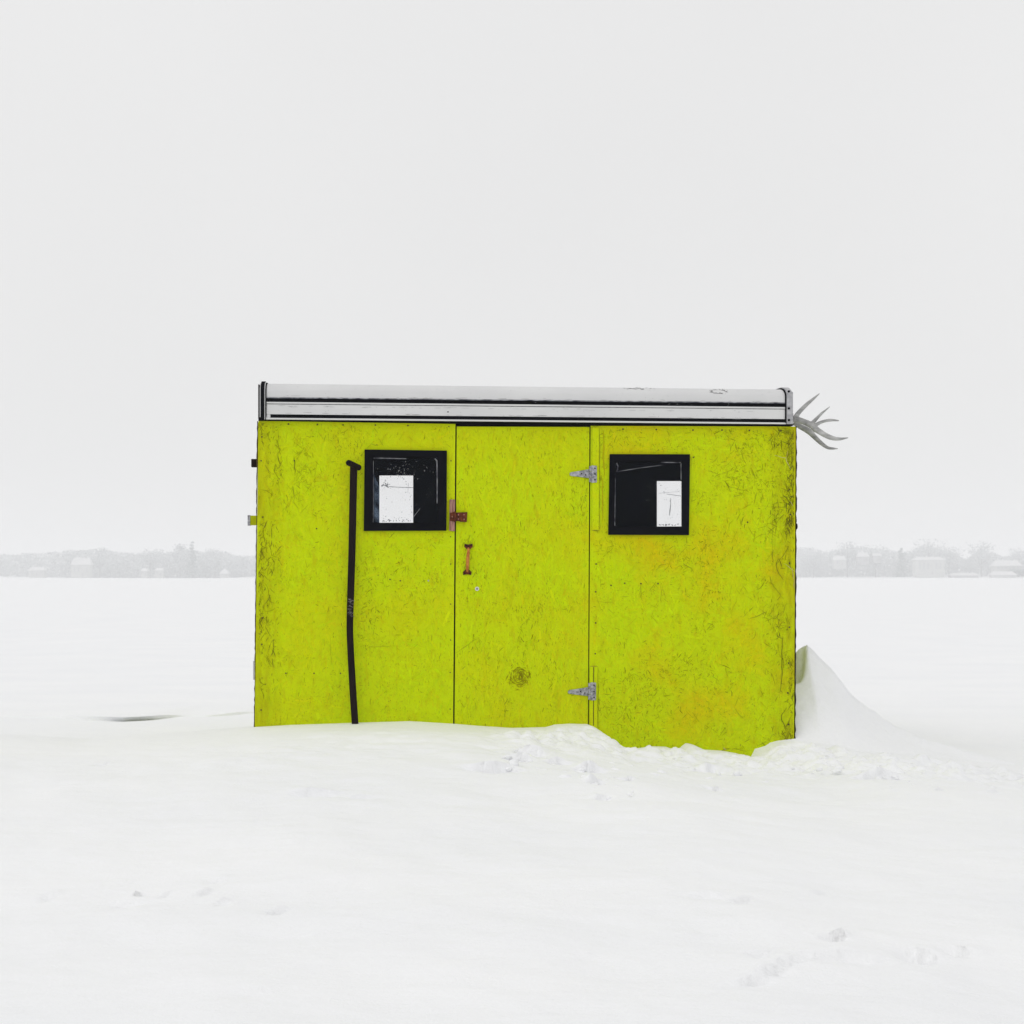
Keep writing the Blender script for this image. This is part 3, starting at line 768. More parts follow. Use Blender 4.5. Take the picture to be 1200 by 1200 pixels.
for px, wd, c in (
    ([(702.6, 501), (702.3, 621.5)], .0035, (.28, .17, .02)), ([(692.8, 621.9), (702.6, 622)], .0035, (.30, .18, .03)), ([(701, 782), (700.8, 858)], .003, (.16, .15, .0)),
    ([(690.8, 781), (700.5, 781)], .0035, (.30, .14, .05)), ([(707, 505), (708, 560)], .010, (.50, .42, .0)), ([(706, 560), (706, 612)], .010, (.52, .46, .0)),
    ([(917, 745), (916, 770), (916.5, 790), (914.5, 808), (917, 812)], .0055, (.07, .055, .01)),
    ([(922, 829), (916, 838), (915, 843), (920, 852), (924, 846), (928, 838)], .0055, (.07, .05, .01)),
    ([(917, 858), (922, 868), (925, 856)], .0045, (.10, .07, .01)),
    ([(912, 655), (909, 662), (912, 672), (918, 680)], .0050, (.10, .08, .01)), ([(909, 662), (920, 648), (924, 640)], .0040, (.12, .09, .01)),
    ([(918, 660), (929, 668), (932, 670)], .0038, (.62, .55, .22)), ([(929, 668), (931, 690)], .0060, (.55, .38, .18)),
    ([(877, 726), (898, 717)], .0030, (.10, .09, .01)), ([(903, 683), (918, 702)], .0028, (.18, .16, .01)),
    ([(907, 533.5), (921, 537), (926.5, 550)], .0045, (.70, .62, .26)), ([(921, 537), (923, 528)], .0036, (.50, .30, .12)),
    ([(926, 588), (929, 593)], .0045, (.55, .42, .22)), ([(852, 570), (877, 576)], .0026, (.22, .18, .01)), ([(838, 558), (866, 548)], .0018, (.24, .22, .01)),
    ([(897, 594), (922, 595)], .0024, (.24, .20, .01)), ([(873, 614), (872, 619)], .0060, (.16, .08, .01)), ([(911, 500), (913, 506), (910, 512)], .0050, (.08, .07, .01)),
    ([(770, 664), (783, 660)], .0030, (.18, .15, .01)), ([(800, 661), (812, 666)], .0035, (.15, .12, .01)), ([(751, 684), (751, 699)], .0028, (.14, .11, .01)),
    ([(774, 684), (775, 706)], .0022, (.22, .19, .01)), ([(860, 828), (866, 838), (871, 842)], .0024, (.24, .2, .01)), ([(905, 540), (906, 760)], .0014, (.26, .24, .01)),
    ([(830, 552), (836, 554)], .0040, (.20, .16, .01)), ([(700, 705), (718, 706)], .0022, (.30, .24, .01)), ([(848, 876), (851, 879)], .011, (.50, .40, .20))):
    pr_(mr_, px, wd, c)
for _ in range(170):
    cx, cy, s_ = random.choice(((850, 640, 22), (875, 700, 20), (900, 620, 12), (820, 800, 40), (870, 840, 25), (780, 660, 20), (740, 700, 25), (885, 545, 14)))
    x, z = P(random.gauss(cx, s_), random.gauss(cy, s_)); a = random.choice((.75, 2.3, 1.2, 2.0)) + random.gauss(0, .25); L_ = random.uniform(.02, .08)
    if any(in_quad(x + s * L_, z + s * L_, hq) for hq in HOLES for s in (-1, 0, 1)) or x > HW - .05 or z > zt - .06 or x < P(700, 700)[0]: continue
    ribbon(mr_, [(x + (t - .5) * L_ * math.cos(a), z + (t - .5) * L_ * math.sin(a)) for t in (0, .5, 1)], .0016, -.0027, random.choice(((.26, .28, .0), (.34, .36, .0), (.62, .70, .02))))
o = mr_.build('paint_cracks', M['marks'], panel_right); o['kind'] = 'stuff'

# screws
def screw(par, u, v, r=.0042, y0=0.0):
    x, z = P(u, v); m_ = MB().disc(x, z, y0 - .0042, y0 + .001, r, 8); return m_.build('screw', M['screw'], par)
for u, v in ((338, 497), (372, 497.5), (402, 498), (440, 498.3), (478, 498.8), (526, 500), (307, 512), (306, 540), (308, 606), (308, 724), (307, 755), (306, 832),
             (335, 789), (368, 789), (399, 789), (457, 679), (469, 680.5), (528.5, 540), (528, 629), (528, 661), (528, 708), (528, 750), (527.5, 788), (527.5, 831), (345, 540), (371, 619.5)):
    screw(panel_left, u, v, .0042 if u < 520 else .0033)
for u, v in ((730, 503), (769, 503.5), (812, 504), (846, 504), (878, 504.5), (915, 505), (716, 686), (732, 683.5), (751, 684), (771, 684), (698, 693.5), (698, 730), (697.5, 766), (698.5, 661),
             (923, 812), (924, 849), (925, 735), (925, 660), (926, 603), (812.5, 536), (876, 612), (924, 777)):
    screw(panel_right, u, v, .0045)
screw(panel_left, 502, 680.5, .0045).data.materials[0] = M['galv']
pe = MB().disc(*P(559, 690), -.005, .004, .0115, 12).build('peephole', M['farroof'], door); pe['label'] = 'small round pale metal fitting below the handle'
MB().disc(*P(559, 690), -.006, -.0045, .006, 10).build('peephole_lens', M['speck'], pe)

# trims
b = MB().prism(quad(693.8, 500.8, 701.6, 621), -.012, -.0008).build('batten', [lime], hut, bevel=.0015)
b2 = MB().prism([P(691.2, 781.5), P(700, 781.5), foot(700, 781, 699.6, 860), foot(691.2, 781, 690.8, 860)], -.011, -.0008).build('batten', [lime], hut, bevel=.0015)
e = MB().prism([P(695, 781.7), P(695.8, 781.7), P(695.5, 850), P(694.8, 850)], -.0125, -.0112, c=(.5, .5, .5)).build('groove', M['screw'], b2)
wst = MB().prism([P(526.3, 622), P(532.8, 622.5), P(533.2, 585.5), P(526.8, 585.5)], -.014, -.0008).build('wood_strip', M['oldwood'], hut, bevel=.0015)
wst['label'] = 'weathered pinkish wooden strip beside the left window'

# ragged dark edges at the hut's two ends
for (ut, vt, ub, vb, s_, wpx) in ((932.6, 499.5, 930.8, 900, 1, 1.5), (302.2, 493.5, 298.3, 880, -1, 1.0)):
    mb = MB(); n = 90; prev = None
    for k in range(n + 1):
        t = k / n; u = ut + (ub - ut) * t; v = vt + (vb - vt) * t
        x, z = P(u, v); wd = (wpx * (.55 + .8 * random.random()) * .0048)
        if prev: mb.prism([(prev[0], prev[1]), (prev[0] + s_ * prev[2], prev[1]), (x + s_ * wd, z), (x, z)], .001, T + .003)
        prev = (x, z, wd)
    mb.build('board_edge', M['screw'] if s_ < 0 else M['pole'], hut)

# side fittings seen in silhouette
k = MB().box(-.030, .006, .05, .09, P(298, 546.5)[1], P(298, 537)[1]).build('bracket', M['pole'], hut, bevel=.003)
k = MB().box(P(290.6, 610)[0], .006, .06, .12, P(298, 615.5, .1)[1], P(298, 604.5, .1)[1]).build('side_block', [lime], hut, bevel=.003)
k['label'] = 'lime painted block fixed to the left side wall'
MB().box(P(290.2, 610)[0] - .004, P(290.2, 610)[0] + .010, .055, .125, P(298, 616, .1)[1], P(298, 604, .1)[1]).build('end_plate', M['galv'], k)
MB().box(-.018, .004, .03, .05, P(298, 797)[1], P(298, 775)[1]).build('repair_strip', M['alu'], hut)
kn = MB(); c0 = P(934.5, 616.5); kn.tube([(HW - .02, .06, c0[1]), (HW + .004, .06, c0[1]), (HW + .012, .06, c0[1]), (HW + .024, .06, c0[1])], [.012, .014, .024, .016], 10)
kn.build('side_knob', M['rubber'], hut, smooth=True)

# ---- door furniture
def hinge(ut, vt, ub, v0, v1, u1, pv0, pv1):
    h_ = MB().prism([P(ut, vt + 1.2), P(ut + 2, vt + 2.2), P(ub, v1), P(ub, v0), P(ut + 2, vt - 2.2), P(ut, vt - 1.2)], -.006, -.001).build('hinge', M['galv'], door, bevel=.0012)
    pm = MB().prism([P(ub + 2.6, pv0), P(u1, pv0 + .6), P(u1, pv1 - .6), P(ub + 2.6, pv1)], -.017, -.0125).build('hinge_plate', M['galv'], h_, bevel=.0012)
    x, z0 = P(ub + 1.4, pv1 - 1); z1 = P(ub + 1.4, pv0 + 1)[1]
    kb = MB()
    for a, b_ in ((0, .3), (.34, .66), (.7, 1)): kb.tube([(x, -.010, z0 + (z1 - z0) * a), (x, -.010, z0 + (z1 - z0) * b_)], [.0078, .0078], 10)
    kb.build('hinge_barrel', M['galv'], h_)
    for (u, v, y) in ((ub - 4, (v0 + v1) / 2 + 1.5, -.006), (ub - 9, vt - .5, -.006), ((ub + 2.6 + u1) / 2 + .7, pv0 + 3.5, -.017), ((ub + 2.6 + u1) / 2 + .7, (pv0 + pv1) / 2, -.017), ((ub + 2.6 + u1) / 2 + .7, pv1 - 3.5, -.017)):
        x_, z_ = P(u, v); MB().disc(x_, z_, y - .002, y - .0002, .0042, 8).build('hinge_screw', M['pole'], h_)
hinge(667.5, 555.6, 690.2, 550, 560.2, 699, 545.5, 566)
hinge(665.5, 810.8, 689.2, 805.3, 815.6, 698, 799.3, 820.7)
# pull handle, bent bar with two leaf feet
hd = MB()
c0 = P(548.6, 655)
pts = [P3(548.8, 642.5, -.004), P3(549, 645, -.016), P3(548.6, 650, -.026), P3(548.2, 655, -.029), P3(548, 661, -.026), P3(547.7, 666.5, -.016), P3(547.6, 669.5, -.004)]
hd.tube(pts, [.007, .008, .0092, .010, .0092, .008, .007], 8)
handle = hd.build('handle', M['rust_orange'], door, smooth=True); handle['label'] = 'rusty pull handle'
for (u, v) in ((549, 639.5), (547.5, 671.5)):
    s_ = 1 if v < 650 else -1
    poly = [(u - 4.6, v - 2.4 * s_), (u - 1.5, v - 1.6 * s_), (u + 1.5, v - 1.6 * s_), (u + 4.6, v - 2.4 * s_), (u + 5, v + 1.2 * s_), (u + 2.2, v + 4 * s_), (u - 2.2, v + 4 * s_), (u - 5, v + 1.2 * s_)]
    ft = MB().prism([P(*p) for p in poly], -.004, .002).build('handle_foot', M['rust'], handle)
    for du in (-2.8, 2.8): x_, z_ = P(u + du, v); 
    sc_ = MB()
    for du in (-2.8, 2.8): x_, z_ = P(u + du, v - .2 * s_); sc_.disc(x_, z_, -.0062, -.0042, .0034, 8)
    sc_.build('handle_screws', M['pole'], handle)
# hasp
hs_ = MB().prism([P(526.8, 610.5), P(533, 611.5), P(534.5, 610.5), P(546.8, 611.8), P(547.3, 600.2), P(534.5, 600.8), P(533, 599.3), P(527, 601.5)], -.020, -.0145).build('hasp', M['rust'], door, bevel=.0012)
hs_['label'] = 'dark rusty hasp across the door gap'
MB().prism([P(539, 611.5), P(546.5, 611.7), P(546.9, 600.4), P(539, 600.8)], -.0142, .002).build('hasp_plate', M['rust'], hs_)
MB().tube([P3(533.5, 600.5, -.024), P3(533.5, 611.5, -.024)], [.0065, .0065], 8).build('hasp_barrel', M['rust'], hs_)
for (u, v) in ((529.8, 605.8), (537, 603.5), (537, 608.5), (543.5, 603.4), (543.5, 608.6)):
    x_, z_ = P(u, v); MB().disc(x_, z_, -.0235, -.0202, .0036, 8).build('hasp_rivet', M['oldwood'], hs_)

# ------------------------------------------------------------------ roof
roof = empty('roof', (0, 0, 0), 0, hut)
YF = -.035
def zr(v): return P(312, v, YF)[1]
def sweep(name, prof, x0, x1, t, m, par, smooth=False):
    """prof: (y, z) polyline; a shell of thickness t outward of it between x0 and x1"""
    n = len(prof); outp = []
    for i, (y, z) in enumerate(prof):
        a = prof[max(i - 1, 0)]; b = prof[min(i + 1, n - 1)]
        dy, dz = b[0] - a[0], b[1] - a[1]; L_ = math.hypot(dy, dz)
        outp.append((y - dz / L_ * t, z + dy / L_ * t))
    vs = [(x0, y, z) for y, z in prof] + [(x1, y, z) for y, z in prof] + [(x0, y, z) for y, z in outp] + [(x1, y, z) for y, z in outp]
    fs = []
    for i in range(n - 1):
        fs += [(i, i + 1, n + i + 1, n + i), (2 * n + i + 1, 2 * n + i, 3 * n + i, 3 * n + i + 1), (i + 1, i, 2 * n + i, 2 * n + i + 1), (n + i, n + i + 1, 3 * n + i + 1, 3 * n + i)]
    fs += [(0, n, 3 * n, 2 * n), (2 * n - 1, n - 1, 3 * n - 1, 4 * n - 1)]
    o = MB().add(vs, fs).build(name, m, par, smooth=False)
    if smooth:
        o.data.polygons.foreach_set('use_smooth', [True] * len(o.data.polygons)); es = o.modifiers.new('es', 'EDGE_SPLIT'); es.split_angle = R(40)
    return o
ztp = zr(447.2)
def curve(z0, y0=YF, ry=.14, grow=0.0):
    rz = ztp - zr(459)
    pr = [(y0 - grow, z0), (y0 - grow, zr(459))]
    for k in range(1, 11):
        a = math.pi / 2 * k / 10
        pr.append((y0 - grow + (ry + grow) * (1 - math.cos(a)), zr(459) + (rz + grow) * math.sin(a)))
    return pr
main = curve(zr(466))
top_back = [(DEPTH - .08, ztp + .012), (DEPTH + .03, ztp - .03), (DEPTH + .045, zr(466)), (DEPTH + .045, zr(491))]
uL, uR = 312.0, 921.0
xa, xb = P(uL, 470, YF)[0], P(uR, 470, YF)[0]
sweep('roof_sheet', main + [(1.0, ztp + .02)] + top_back, xa, xb, .003, M['alu'], roof, True)
zg0, zg1 = zr(467.6), zr(470.9)
MB().box(xa, xb, YF - .006, YF + .012, zr(466.4), zr(465.4)).build('bead_strip', M['sealant'], roof)
MB().box(xa, xb, YF + .006, YF + .02, zg1, zr(466.4)).build('rubber_strip', M['rubber'], roof)
MB().box(xa, xb, YF - .006, YF + .010, zr(472.9), zg1).build('bead_strip', M['alu'], roof, bevel=.002)
MB().box(xa, xb, YF + .001, YF + .014, zr(473.7), zr(472.9)).build('rubber_strip', M['scuff'], roof)
MB().box(xa, xb, YF - .003, YF + .012, zr(485.4), zr(473.7)).build('fascia_panel', M['alu'], roof, bevel=.0015)
MB().box(P(317, 480, YF)[0], xb, YF + .004, YF + .018, zr(489.6), zr(485.4)).build('rubber_strip', M['rubber'], roof)
MB().box(xa, P(316.8, 480, YF)[0], YF - .001, YF + .012, zr(489.6), zr(485.6)).build('bead_strip', M['alu'], roof)
MB().box(xa, xb, YF - .005, YF + .012, zr(491.4), zr(489.6)).build('drip_edge', M['alu'], roof)
MB().box(P(303, 480)[0], P(929, 480)[0], YF + .012, .16, zr(492.6), zr(491.4)).build('shadow_plate', M['rubber'], roof)  # black strip drawn as the shadow line below the roof edge
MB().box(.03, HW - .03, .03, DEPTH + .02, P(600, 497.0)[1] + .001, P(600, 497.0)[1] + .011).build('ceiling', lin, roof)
MB().box(.03, HW - .05, .02, .06, P(600, 496.6)[1], zr(475)).build('fascia_backing', M['rubber'], roof)
# end trims
pe_ = [(YF, zr(491.5))] + curve(zr(491.0), grow=.0)[1:]
tail = [(.5, ztp + .010), (1.0, ztp + .02)] + top_back
def trim(u0, u1, g, m, name='end_trim', zlow=491.5):
    pr = [(YF - g, zr(zlow))] + curve(zr(zlow), grow=g)[1:]
    pr += [(y, z + g) for y, z in [(1.0, ztp + .02)] + top_back[:2]]
    return sweep(name, pr, P(u0, 470, YF)[0], P(u1, 470, YF)[0], .006, m, roof, True)
trim(305.6, 309.9, .010, M['rubber'])
trim(309.9, 310.9, .005, M['alu'], 'end_bead')
trim(310.9, 312.4, .002, M['rubber'], 'end_seal', 489)
trim(304.4, 305.6, .001, M['alu'], 'end_bead', 489)
MB().box(P(303, 470)[0], P(304.4, 470)[0], YF + .003, DEPTH, zr(491), zr(450.5)).build('end_cover', M['pole'], roof)
trim(919.6, 921.2, .004, M['rubber'], 'end_seal', 490)
rt = trim(921.2, 928.0, .009, M['capmetal']); rt['label'] = 'grey metal end strip with dark screws'
for v in (458.6, 478.5, 492.2):
    x_, z_ = P(924.6, v, YF - .02); MB().disc(x_, z_, YF - .0205, YF - .012, .0065, 10).build('trim_screw', M['rubber'], roof)
MB().box(P(926.9, 470)[0], P(928.0, 470)[0] + .002, YF + .02, DEPTH, zr(491), zr(452)).build('end_cover', M['capmetal'], roof)
# scuffs on the roof sheet
sm = MB()
def roofscuff(u, v, L_, wd, a, c, tilt=False):
    if tilt: v += (u - 312) * 7 / 609
    x, z = P(u, v, YF - .006); yy = YF - .0052
    rz = ztp - zr(459)
    if z > zr(459):
        s_ = min(.98, (z - zr(459)) / rz); yy = YF + .14 * (1 - math.sqrt(1 - s_ * s_)) - .0085
    ribbon(sm, [(x + (t - .5) * L_ * math.cos(a), z + (t - .5) * L_ * math.sin(a)) for t in (0, .5, 1)], wd, yy, c)
for _ in range(26): roofscuff(random.gauss(745, 9), 454.3 + random.gauss(0, .7), random.uniform(.01, .03), .003, random.gauss(0, .3), (.22, .22, .22))
for _ in range(24):
    a = random.random() * 6.28; roofscuff(843 + 9 * math.cos(a), 458.3 + 2.4 * math.sin(a), .02, .003, random.gauss(0, .4), (.2, .2, .2))
for _ in range(110): roofscuff(random.uniform(315, 918), random.choice((464.2, 475.6, 483.8)) + .0117 * random.uniform(0, 0) + random.gauss(0, .5), random.uniform(.008, .05), .0015, 0, (.42, .42, .42), True)
for _ in range(90): roofscuff(random.uniform(315, 918), random.uniform(450, 484), random.uniform(.003, .007), .0016, random.random() * 3, (.42, .42, .42), True)
roofscuff(525, 482.7, .009, .009, 0, (.06, .06, .06))
o = sm.build('scuff_marks', M['marks'], roof); o['kind'] = 'stuff'

# ------------------------------------------------------------------ antlers on the right end of the roof edge
def hw(x, y, z):
    return (XL + cT * x - sT * y, YL + sT * x + cT * y, z)
ant = empty('deer_antlers', hw(HW, .12, P(932, 494, .12)[1]), TH)
tag(ant, 'weathered grey deer antlers fixed at the right end of the roof edge', 'antlers')
ax, ay, az = HW, .12, P(932, 494, .12)[1]
def A3(u, v, y): x, z = P(u, v, y); return (x - ax, y - ay, z - az)
def smoothpts(pts, rads, n=5):
    """Catmull-Rom through pts"""
    P_ = [Vector(p) for p in pts]; out = []; ro = []
    for i in range(len(P_) - 1):
        p0, p1, p2, p3 = P_[max(i - 1, 0)], P_[i], P_[i + 1], P_[min(i + 2, len(P_) - 1)]
        for k in range(n):
            t = k / n
            out.append(0.5 * ((2 * p1) + (-p0 + p2) * t + (2 * p0 - 5 * p1 + 4 * p2 - p3) * t * t + (-p0 + 3 * p1 - 3 * p2 + p3) * t ** 3)); ro.append(rads[i] + (rads[i + 1] - rads[i]) * t)
    out.append(P_[-1]); ro.append(rads[-1]); return out, ro
def ant_part(name, pts, rads, par):
    p, r = smoothpts(pts, rads); o = MB().tube(p, r, 9).build(name, M['antler'], par, smooth=True); return o
b1 = ant_part('antler', [A3(929, 490.5, .10), A3(934, 492, .10), A3(941, 494, .08), A3(950.5, 498.3, .05), A3(959, 505, .02), A3(972, 512.3, 0), A3(983, 514.4, .0), A3(993.8, 513, .01)],
              [.019, .020, .017, .019, .017, .014, .010, .002], ant)
ant_part('tine', [A3(932, 490, .10), A3(936, 483.5, .11), A3(945, 474.3, .12), A3(953, 467.5, .13), A3(960.2, 461.3, .14)], [.017, .013, .011, .008, .002], b1)
ant_part('tine', [A3(951, 497, .05), A3(956, 491.5, .05), A3(963.4, 484, .04), A3(972.6, 476.5, .03)], [.014, .010, .007, .0015], b1)
ant_part('tine', [A3(954, 499.5, .05), A3(962, 494.8, .07), A3(973, 492.4, .09), A3(983, 493, .10)], [.012, .009, .0085, .003], b1)
b2_ = ant_part('antler', [A3(931, 495, .20), A3(936, 499, .20), A3(947, 505, .19), A3(956, 513.5, .17), A3(963, 520, .15), A3(970, 524.6, .14), A3(976, 525.6, .14), A3(982, 525.7, .15)],
               [.016, .015, .018, .014, .012, .009, .007, .002], ant)
ant_part('tine', [A3(947.5, 504, .19), A3(955, 505.5, .21), A3(962, 507.5, .24)], [.010, .006, .003], b2_)
MB().box(-.03, .006, -.06, .12, -.030, .052).build('skull_plate', M['antler'], ant, bevel=.012)

# ------------------------------------------------------------------ black pole leaning on the wall
pb = hw(*P3(416, 846, -.07)); px0, _, pz0 = P3(416, 846, -.07)
pole = empty('black_pole', (pb[0], pb[1], pz0), TH)
tag(pole, 'long bent black pole with short cross grip leaning beside the left window', 'pole')
def B3(u, v, y): x, z = P(u, v, y); return (x - px0, y + .07, z - pz0)
sp, sr_ = smoothpts([B3(417.5, 875, -.075), B3(416, 847, -.07), B3(413, 800, -.06), B3(410.6, 755, -.055), B3(410, 730, -.05), B3(411, 695, -.05), B3(412.6, 640, -.045), B3(413.6, 590, -.045), B3(414.6, 546, -.045)],
                    [.019] * 3 + [.0185, .0185, .0195, .020, .0205, .0205], 4)
shaft = MB().tube(sp, sr_, 12, flat=.55).build('shaft', M['pole'], pole, smooth=True)
MB().tube([B3(408.5, 542.3, -.13), B3(415, 545.3, -.06), B3(420.5, 548, -.01)], [.0165, .0165, .0165], 14).build('cross_grip', M['pole'], pole, smooth=False)
MB().tube([B3(408.4, 542.3, -.1315), B3(408.5, 542.3, -.130)], [.012, .012], 12).build('grip_end', M['rubber'], pole)
wr_ = MB()
for _ in range(46):
    u, v = random.gauss(410.8, 1.6), random.choice((random.gauss(704, 1.6), random.gauss(713, 5), random.gauss(719, 3)))
    x, z = P(min(max(u, 408), 414), v, -.062); L_ = random.uniform(.004, .02); a = random.gauss(.3, .5)
    ribbon(wr_, [(x - px0 + (t - .5) * L_ * math.cos(a), z - pz0 + (t - .5) * L_ * math.sin(a)) for t in (0, .5, 1)], .003, .0065 - random.random() * .0006, (.09, .08, .08) if random.random() < .75 else (.24, .22, .22))
wo = wr_.build('scuff_marks', M['marks'], shaft); wo['kind'] = 'stuff'

# ------------------------------------------------------------------ far shore
DS = 1100.0
def far(u, v, y): return ((u - 600) / F * y, CAMZ + (HZ - v) / F * y)
def crown_mb(seed, wdt, hgt, base, kind):
    r = random.Random(seed); mb = MB()
    n = 620
    cl = []
    if kind == 'round':
        for _ in range(13):
            a = r.random() * 6.28; rr = wdt * .5 * r.random() ** .6 * .85
            cl.append((rr * math.cos(a), rr * math.sin(a), base + (hgt - base) * (.25 + .58 * r.random()), wdt * r.uniform(.15, .25)))
        for _ in range(3): cl.append((r.gauss(0, wdt * .17), 0, hgt - wdt * r.uniform(.15, .22), wdt * .19))
    else:
        for k in range(12):
            t = k / 11; cl.append((r.gauss(0, wdt * .04), r.gauss(0, wdt * .04), base + (hgt - base) * t * .96, wdt * (.42 * (1 - t) + .05)))
    for _ in range(n):
        c = r.choice(cl); d_ = Vector((r.gauss(0, 1), r.gauss(0, 1), r.gauss(0, 1))) * c[3] * .55
        p = Vector(c[:3]) + Vector((d_.x, d_.y, d_.z * (.9 if kind == 'round' else .45)))
        p.z = min(max(p.z, .3), hgt)
        a = Vector((r.gauss(0, 1), r.gauss(0, 1), r.gauss(0, 1))).normalized(); b_ = a.orthogonal().normalized(); s_ = r.uniform(.35, 1.05)
        q = r.uniform(.35, .9)
        mb.add([p - a * s_, p - b_ * s_ * q, p + a * s_, p + b_ * s_ * q], [(0, 1, 2, 3)])
    return mb
def trunk_mb(seed, wdt, hgt, kind):
    r = random.Random(seed); mb = MB()
    mb.tube([(0, 0, -1), (0, .1, hgt * .4), (.1, 0, hgt * .93)], [hgt * .017, hgt * .010, hgt * .002], 6)
    if kind == 'round':
        for k in range(7):
            a = r.random() * 6.28; z0 = hgt * r.uniform(.22, .5)
            mb.tube([(0, 0, z0), (wdt * .25 * math.cos(a), wdt * .25 * math.sin(a), z0 + hgt * .2), (wdt * .4 * math.cos(a), wdt * .4 * math.sin(a), z0 + hgt * .38)], [hgt * .009, hgt * .005, hgt * .002], 5)
    return mb
def tree(name, label, u, vtop, wpx, kind, seed, y=DS, vbase=677.6):
    x, zt_ = far(u, vtop, y); hgt = zt_ - .5
    root = empty(name, (x, y, .5)); tag(root, label, 'tree', 'trees along the far shore')
    wd = wpx / F * y
    trunk_mb(seed, wd, hgt, kind).build('trunk', M['bark'], root)
    crown_mb(seed, wd, hgt, hgt * (.12 if kind == 'round' else .05), kind).build('crown', M['twig'] if kind == 'round' else M['evergreen'], root)
for args in (
    ('bare_tree', 'hazy broad low crowned tree standing nearest the right edge of the green hut', 953, 645, 34, 'round', 1),
    ('bare_tree', 'hazy tall pointed tree rising behind the two small white roofs right of the hut', 993, 634, 26, 'round', 2),
    ('bare_tree', 'hazy wide low tree between the small white roofs and the dark evergreen', 1026, 639, 34, 'round', 3),
    ('evergreen_tree', 'darkest evergreen clump on the far right shore, left of the long white roofed house', 1056, 642, 22, 'cone', 4),
    ('bare_tree', 'largest and tallest hazy tree crown behind the long white roofed house', 1088, 632, 52, 'round', 5),
    ('bare_tree', 'hazy sloping tree crown to the right of the long white roofed house', 1112, 641, 36, 'round', 6),
    ('bare_tree', 'hazy round topped tree standing alone above the shore near the right edge of the photo', 1150, 634, 38, 'round', 7),
    ('bare_tree', 'hazy tree crown cut by the right edge of the photo above the white cabins', 1194, 643, 30, 'round', 8),
    ('evergreen_tree', 'hazy narrow tree, the tallest on the left shore', 226, 634, 17, 'cone', 9),
    ('bare_tree', 'hazy rounded tree just left of the tallest narrow tree on the left shore', 211, 637, 24, 'round', 10),
    ('bare_tree', 'hazy broad domed tree in the middle of the left shore', 176, 642, 32, 'round', 11),
    ('bare_tree', 'hazy flat topped tree between the tallest narrow tree and the hut', 252, 643, 34, 'round', 12),
    ('bare_tree', 'hazy tree above the gap between the two pale houses on the left shore', 117, 642, 26, 'round', 13),
    ('bare_tree', 'hazy low tree nearest the left edge of the hut on the far shore', 287, 651, 28, 'round', 14),
): tree(*args)
# the hazy wood that reads as one mass
wm = MB(); r = random.Random(99)
def wood_top(u):
    U = [-120, 0, 40, 90, 120, 150, 175, 200, 225, 240, 265, 290, 330, 600, 900, 945, 970, 1000, 1040, 1060, 1085, 1115, 1132, 1150, 1175, 1200, 1320]
    Vv = [649, 650, 649, 646, 645, 650, 647, 648, 644, 647, 647, 655, 650, 648, 648, 643, 648, 642, 645, 648, 640, 648, 655, 644, 652, 650, 648]
    for a, b_, c, d_ in zip(U[:-1], U[1:], Vv[:-1], Vv[1:]):
        if a <= u <= b_: return c + (d_ - c) * (u - a) / (b_ - a)
    return 650
for i in range(95000):
    u = r.uniform(-60, 1260); 
    if 330 < u < 905 and r.random() < .85: continue
    y = DS + r.uniform(8, 70)
    vt = wood_top(u) + 4 * (fbm(np.array([u * .06]), np.array([y * .05]), 6, 3)[0])
    if r.random() < .25 and 10 < u < 80: continue
    v = vt + (677.5 - vt) * r.random() ** 1.0
    x, z = far(u, v, y); p = Vector((x, y, max(z, .4)))
    a = Vector((r.gauss(0, 1), r.gauss(0, .6), r.gauss(0, 1))).normalized(); b_ = a.orthogonal().normalized(); s_ = r.uniform(.45, 1.15)
    wm.add([p - a * s_, p - b_ * s_ * .6, p + a * s_, p + b_ * s_ * .6], [(0, 1, 2, 3)])
for i in range(260):
    u = r.uniform(-60, 1260); y = DS + r.uniform(6, 40); vt = wood_top(u) + 3; x, z = far(u, vt, y)
    wm.tube([(x, y, 0), (x + r.gauss(0, .6), y, z * .6), (x + r.gauss(0, 1), y, z)], [.28, .2, .05], 4, cap=False)
wo = wm.build('woods', M['twig']); tag(wo, 'hazy leafless wood along the far shore of the lake', 'woods', kind='stuff')

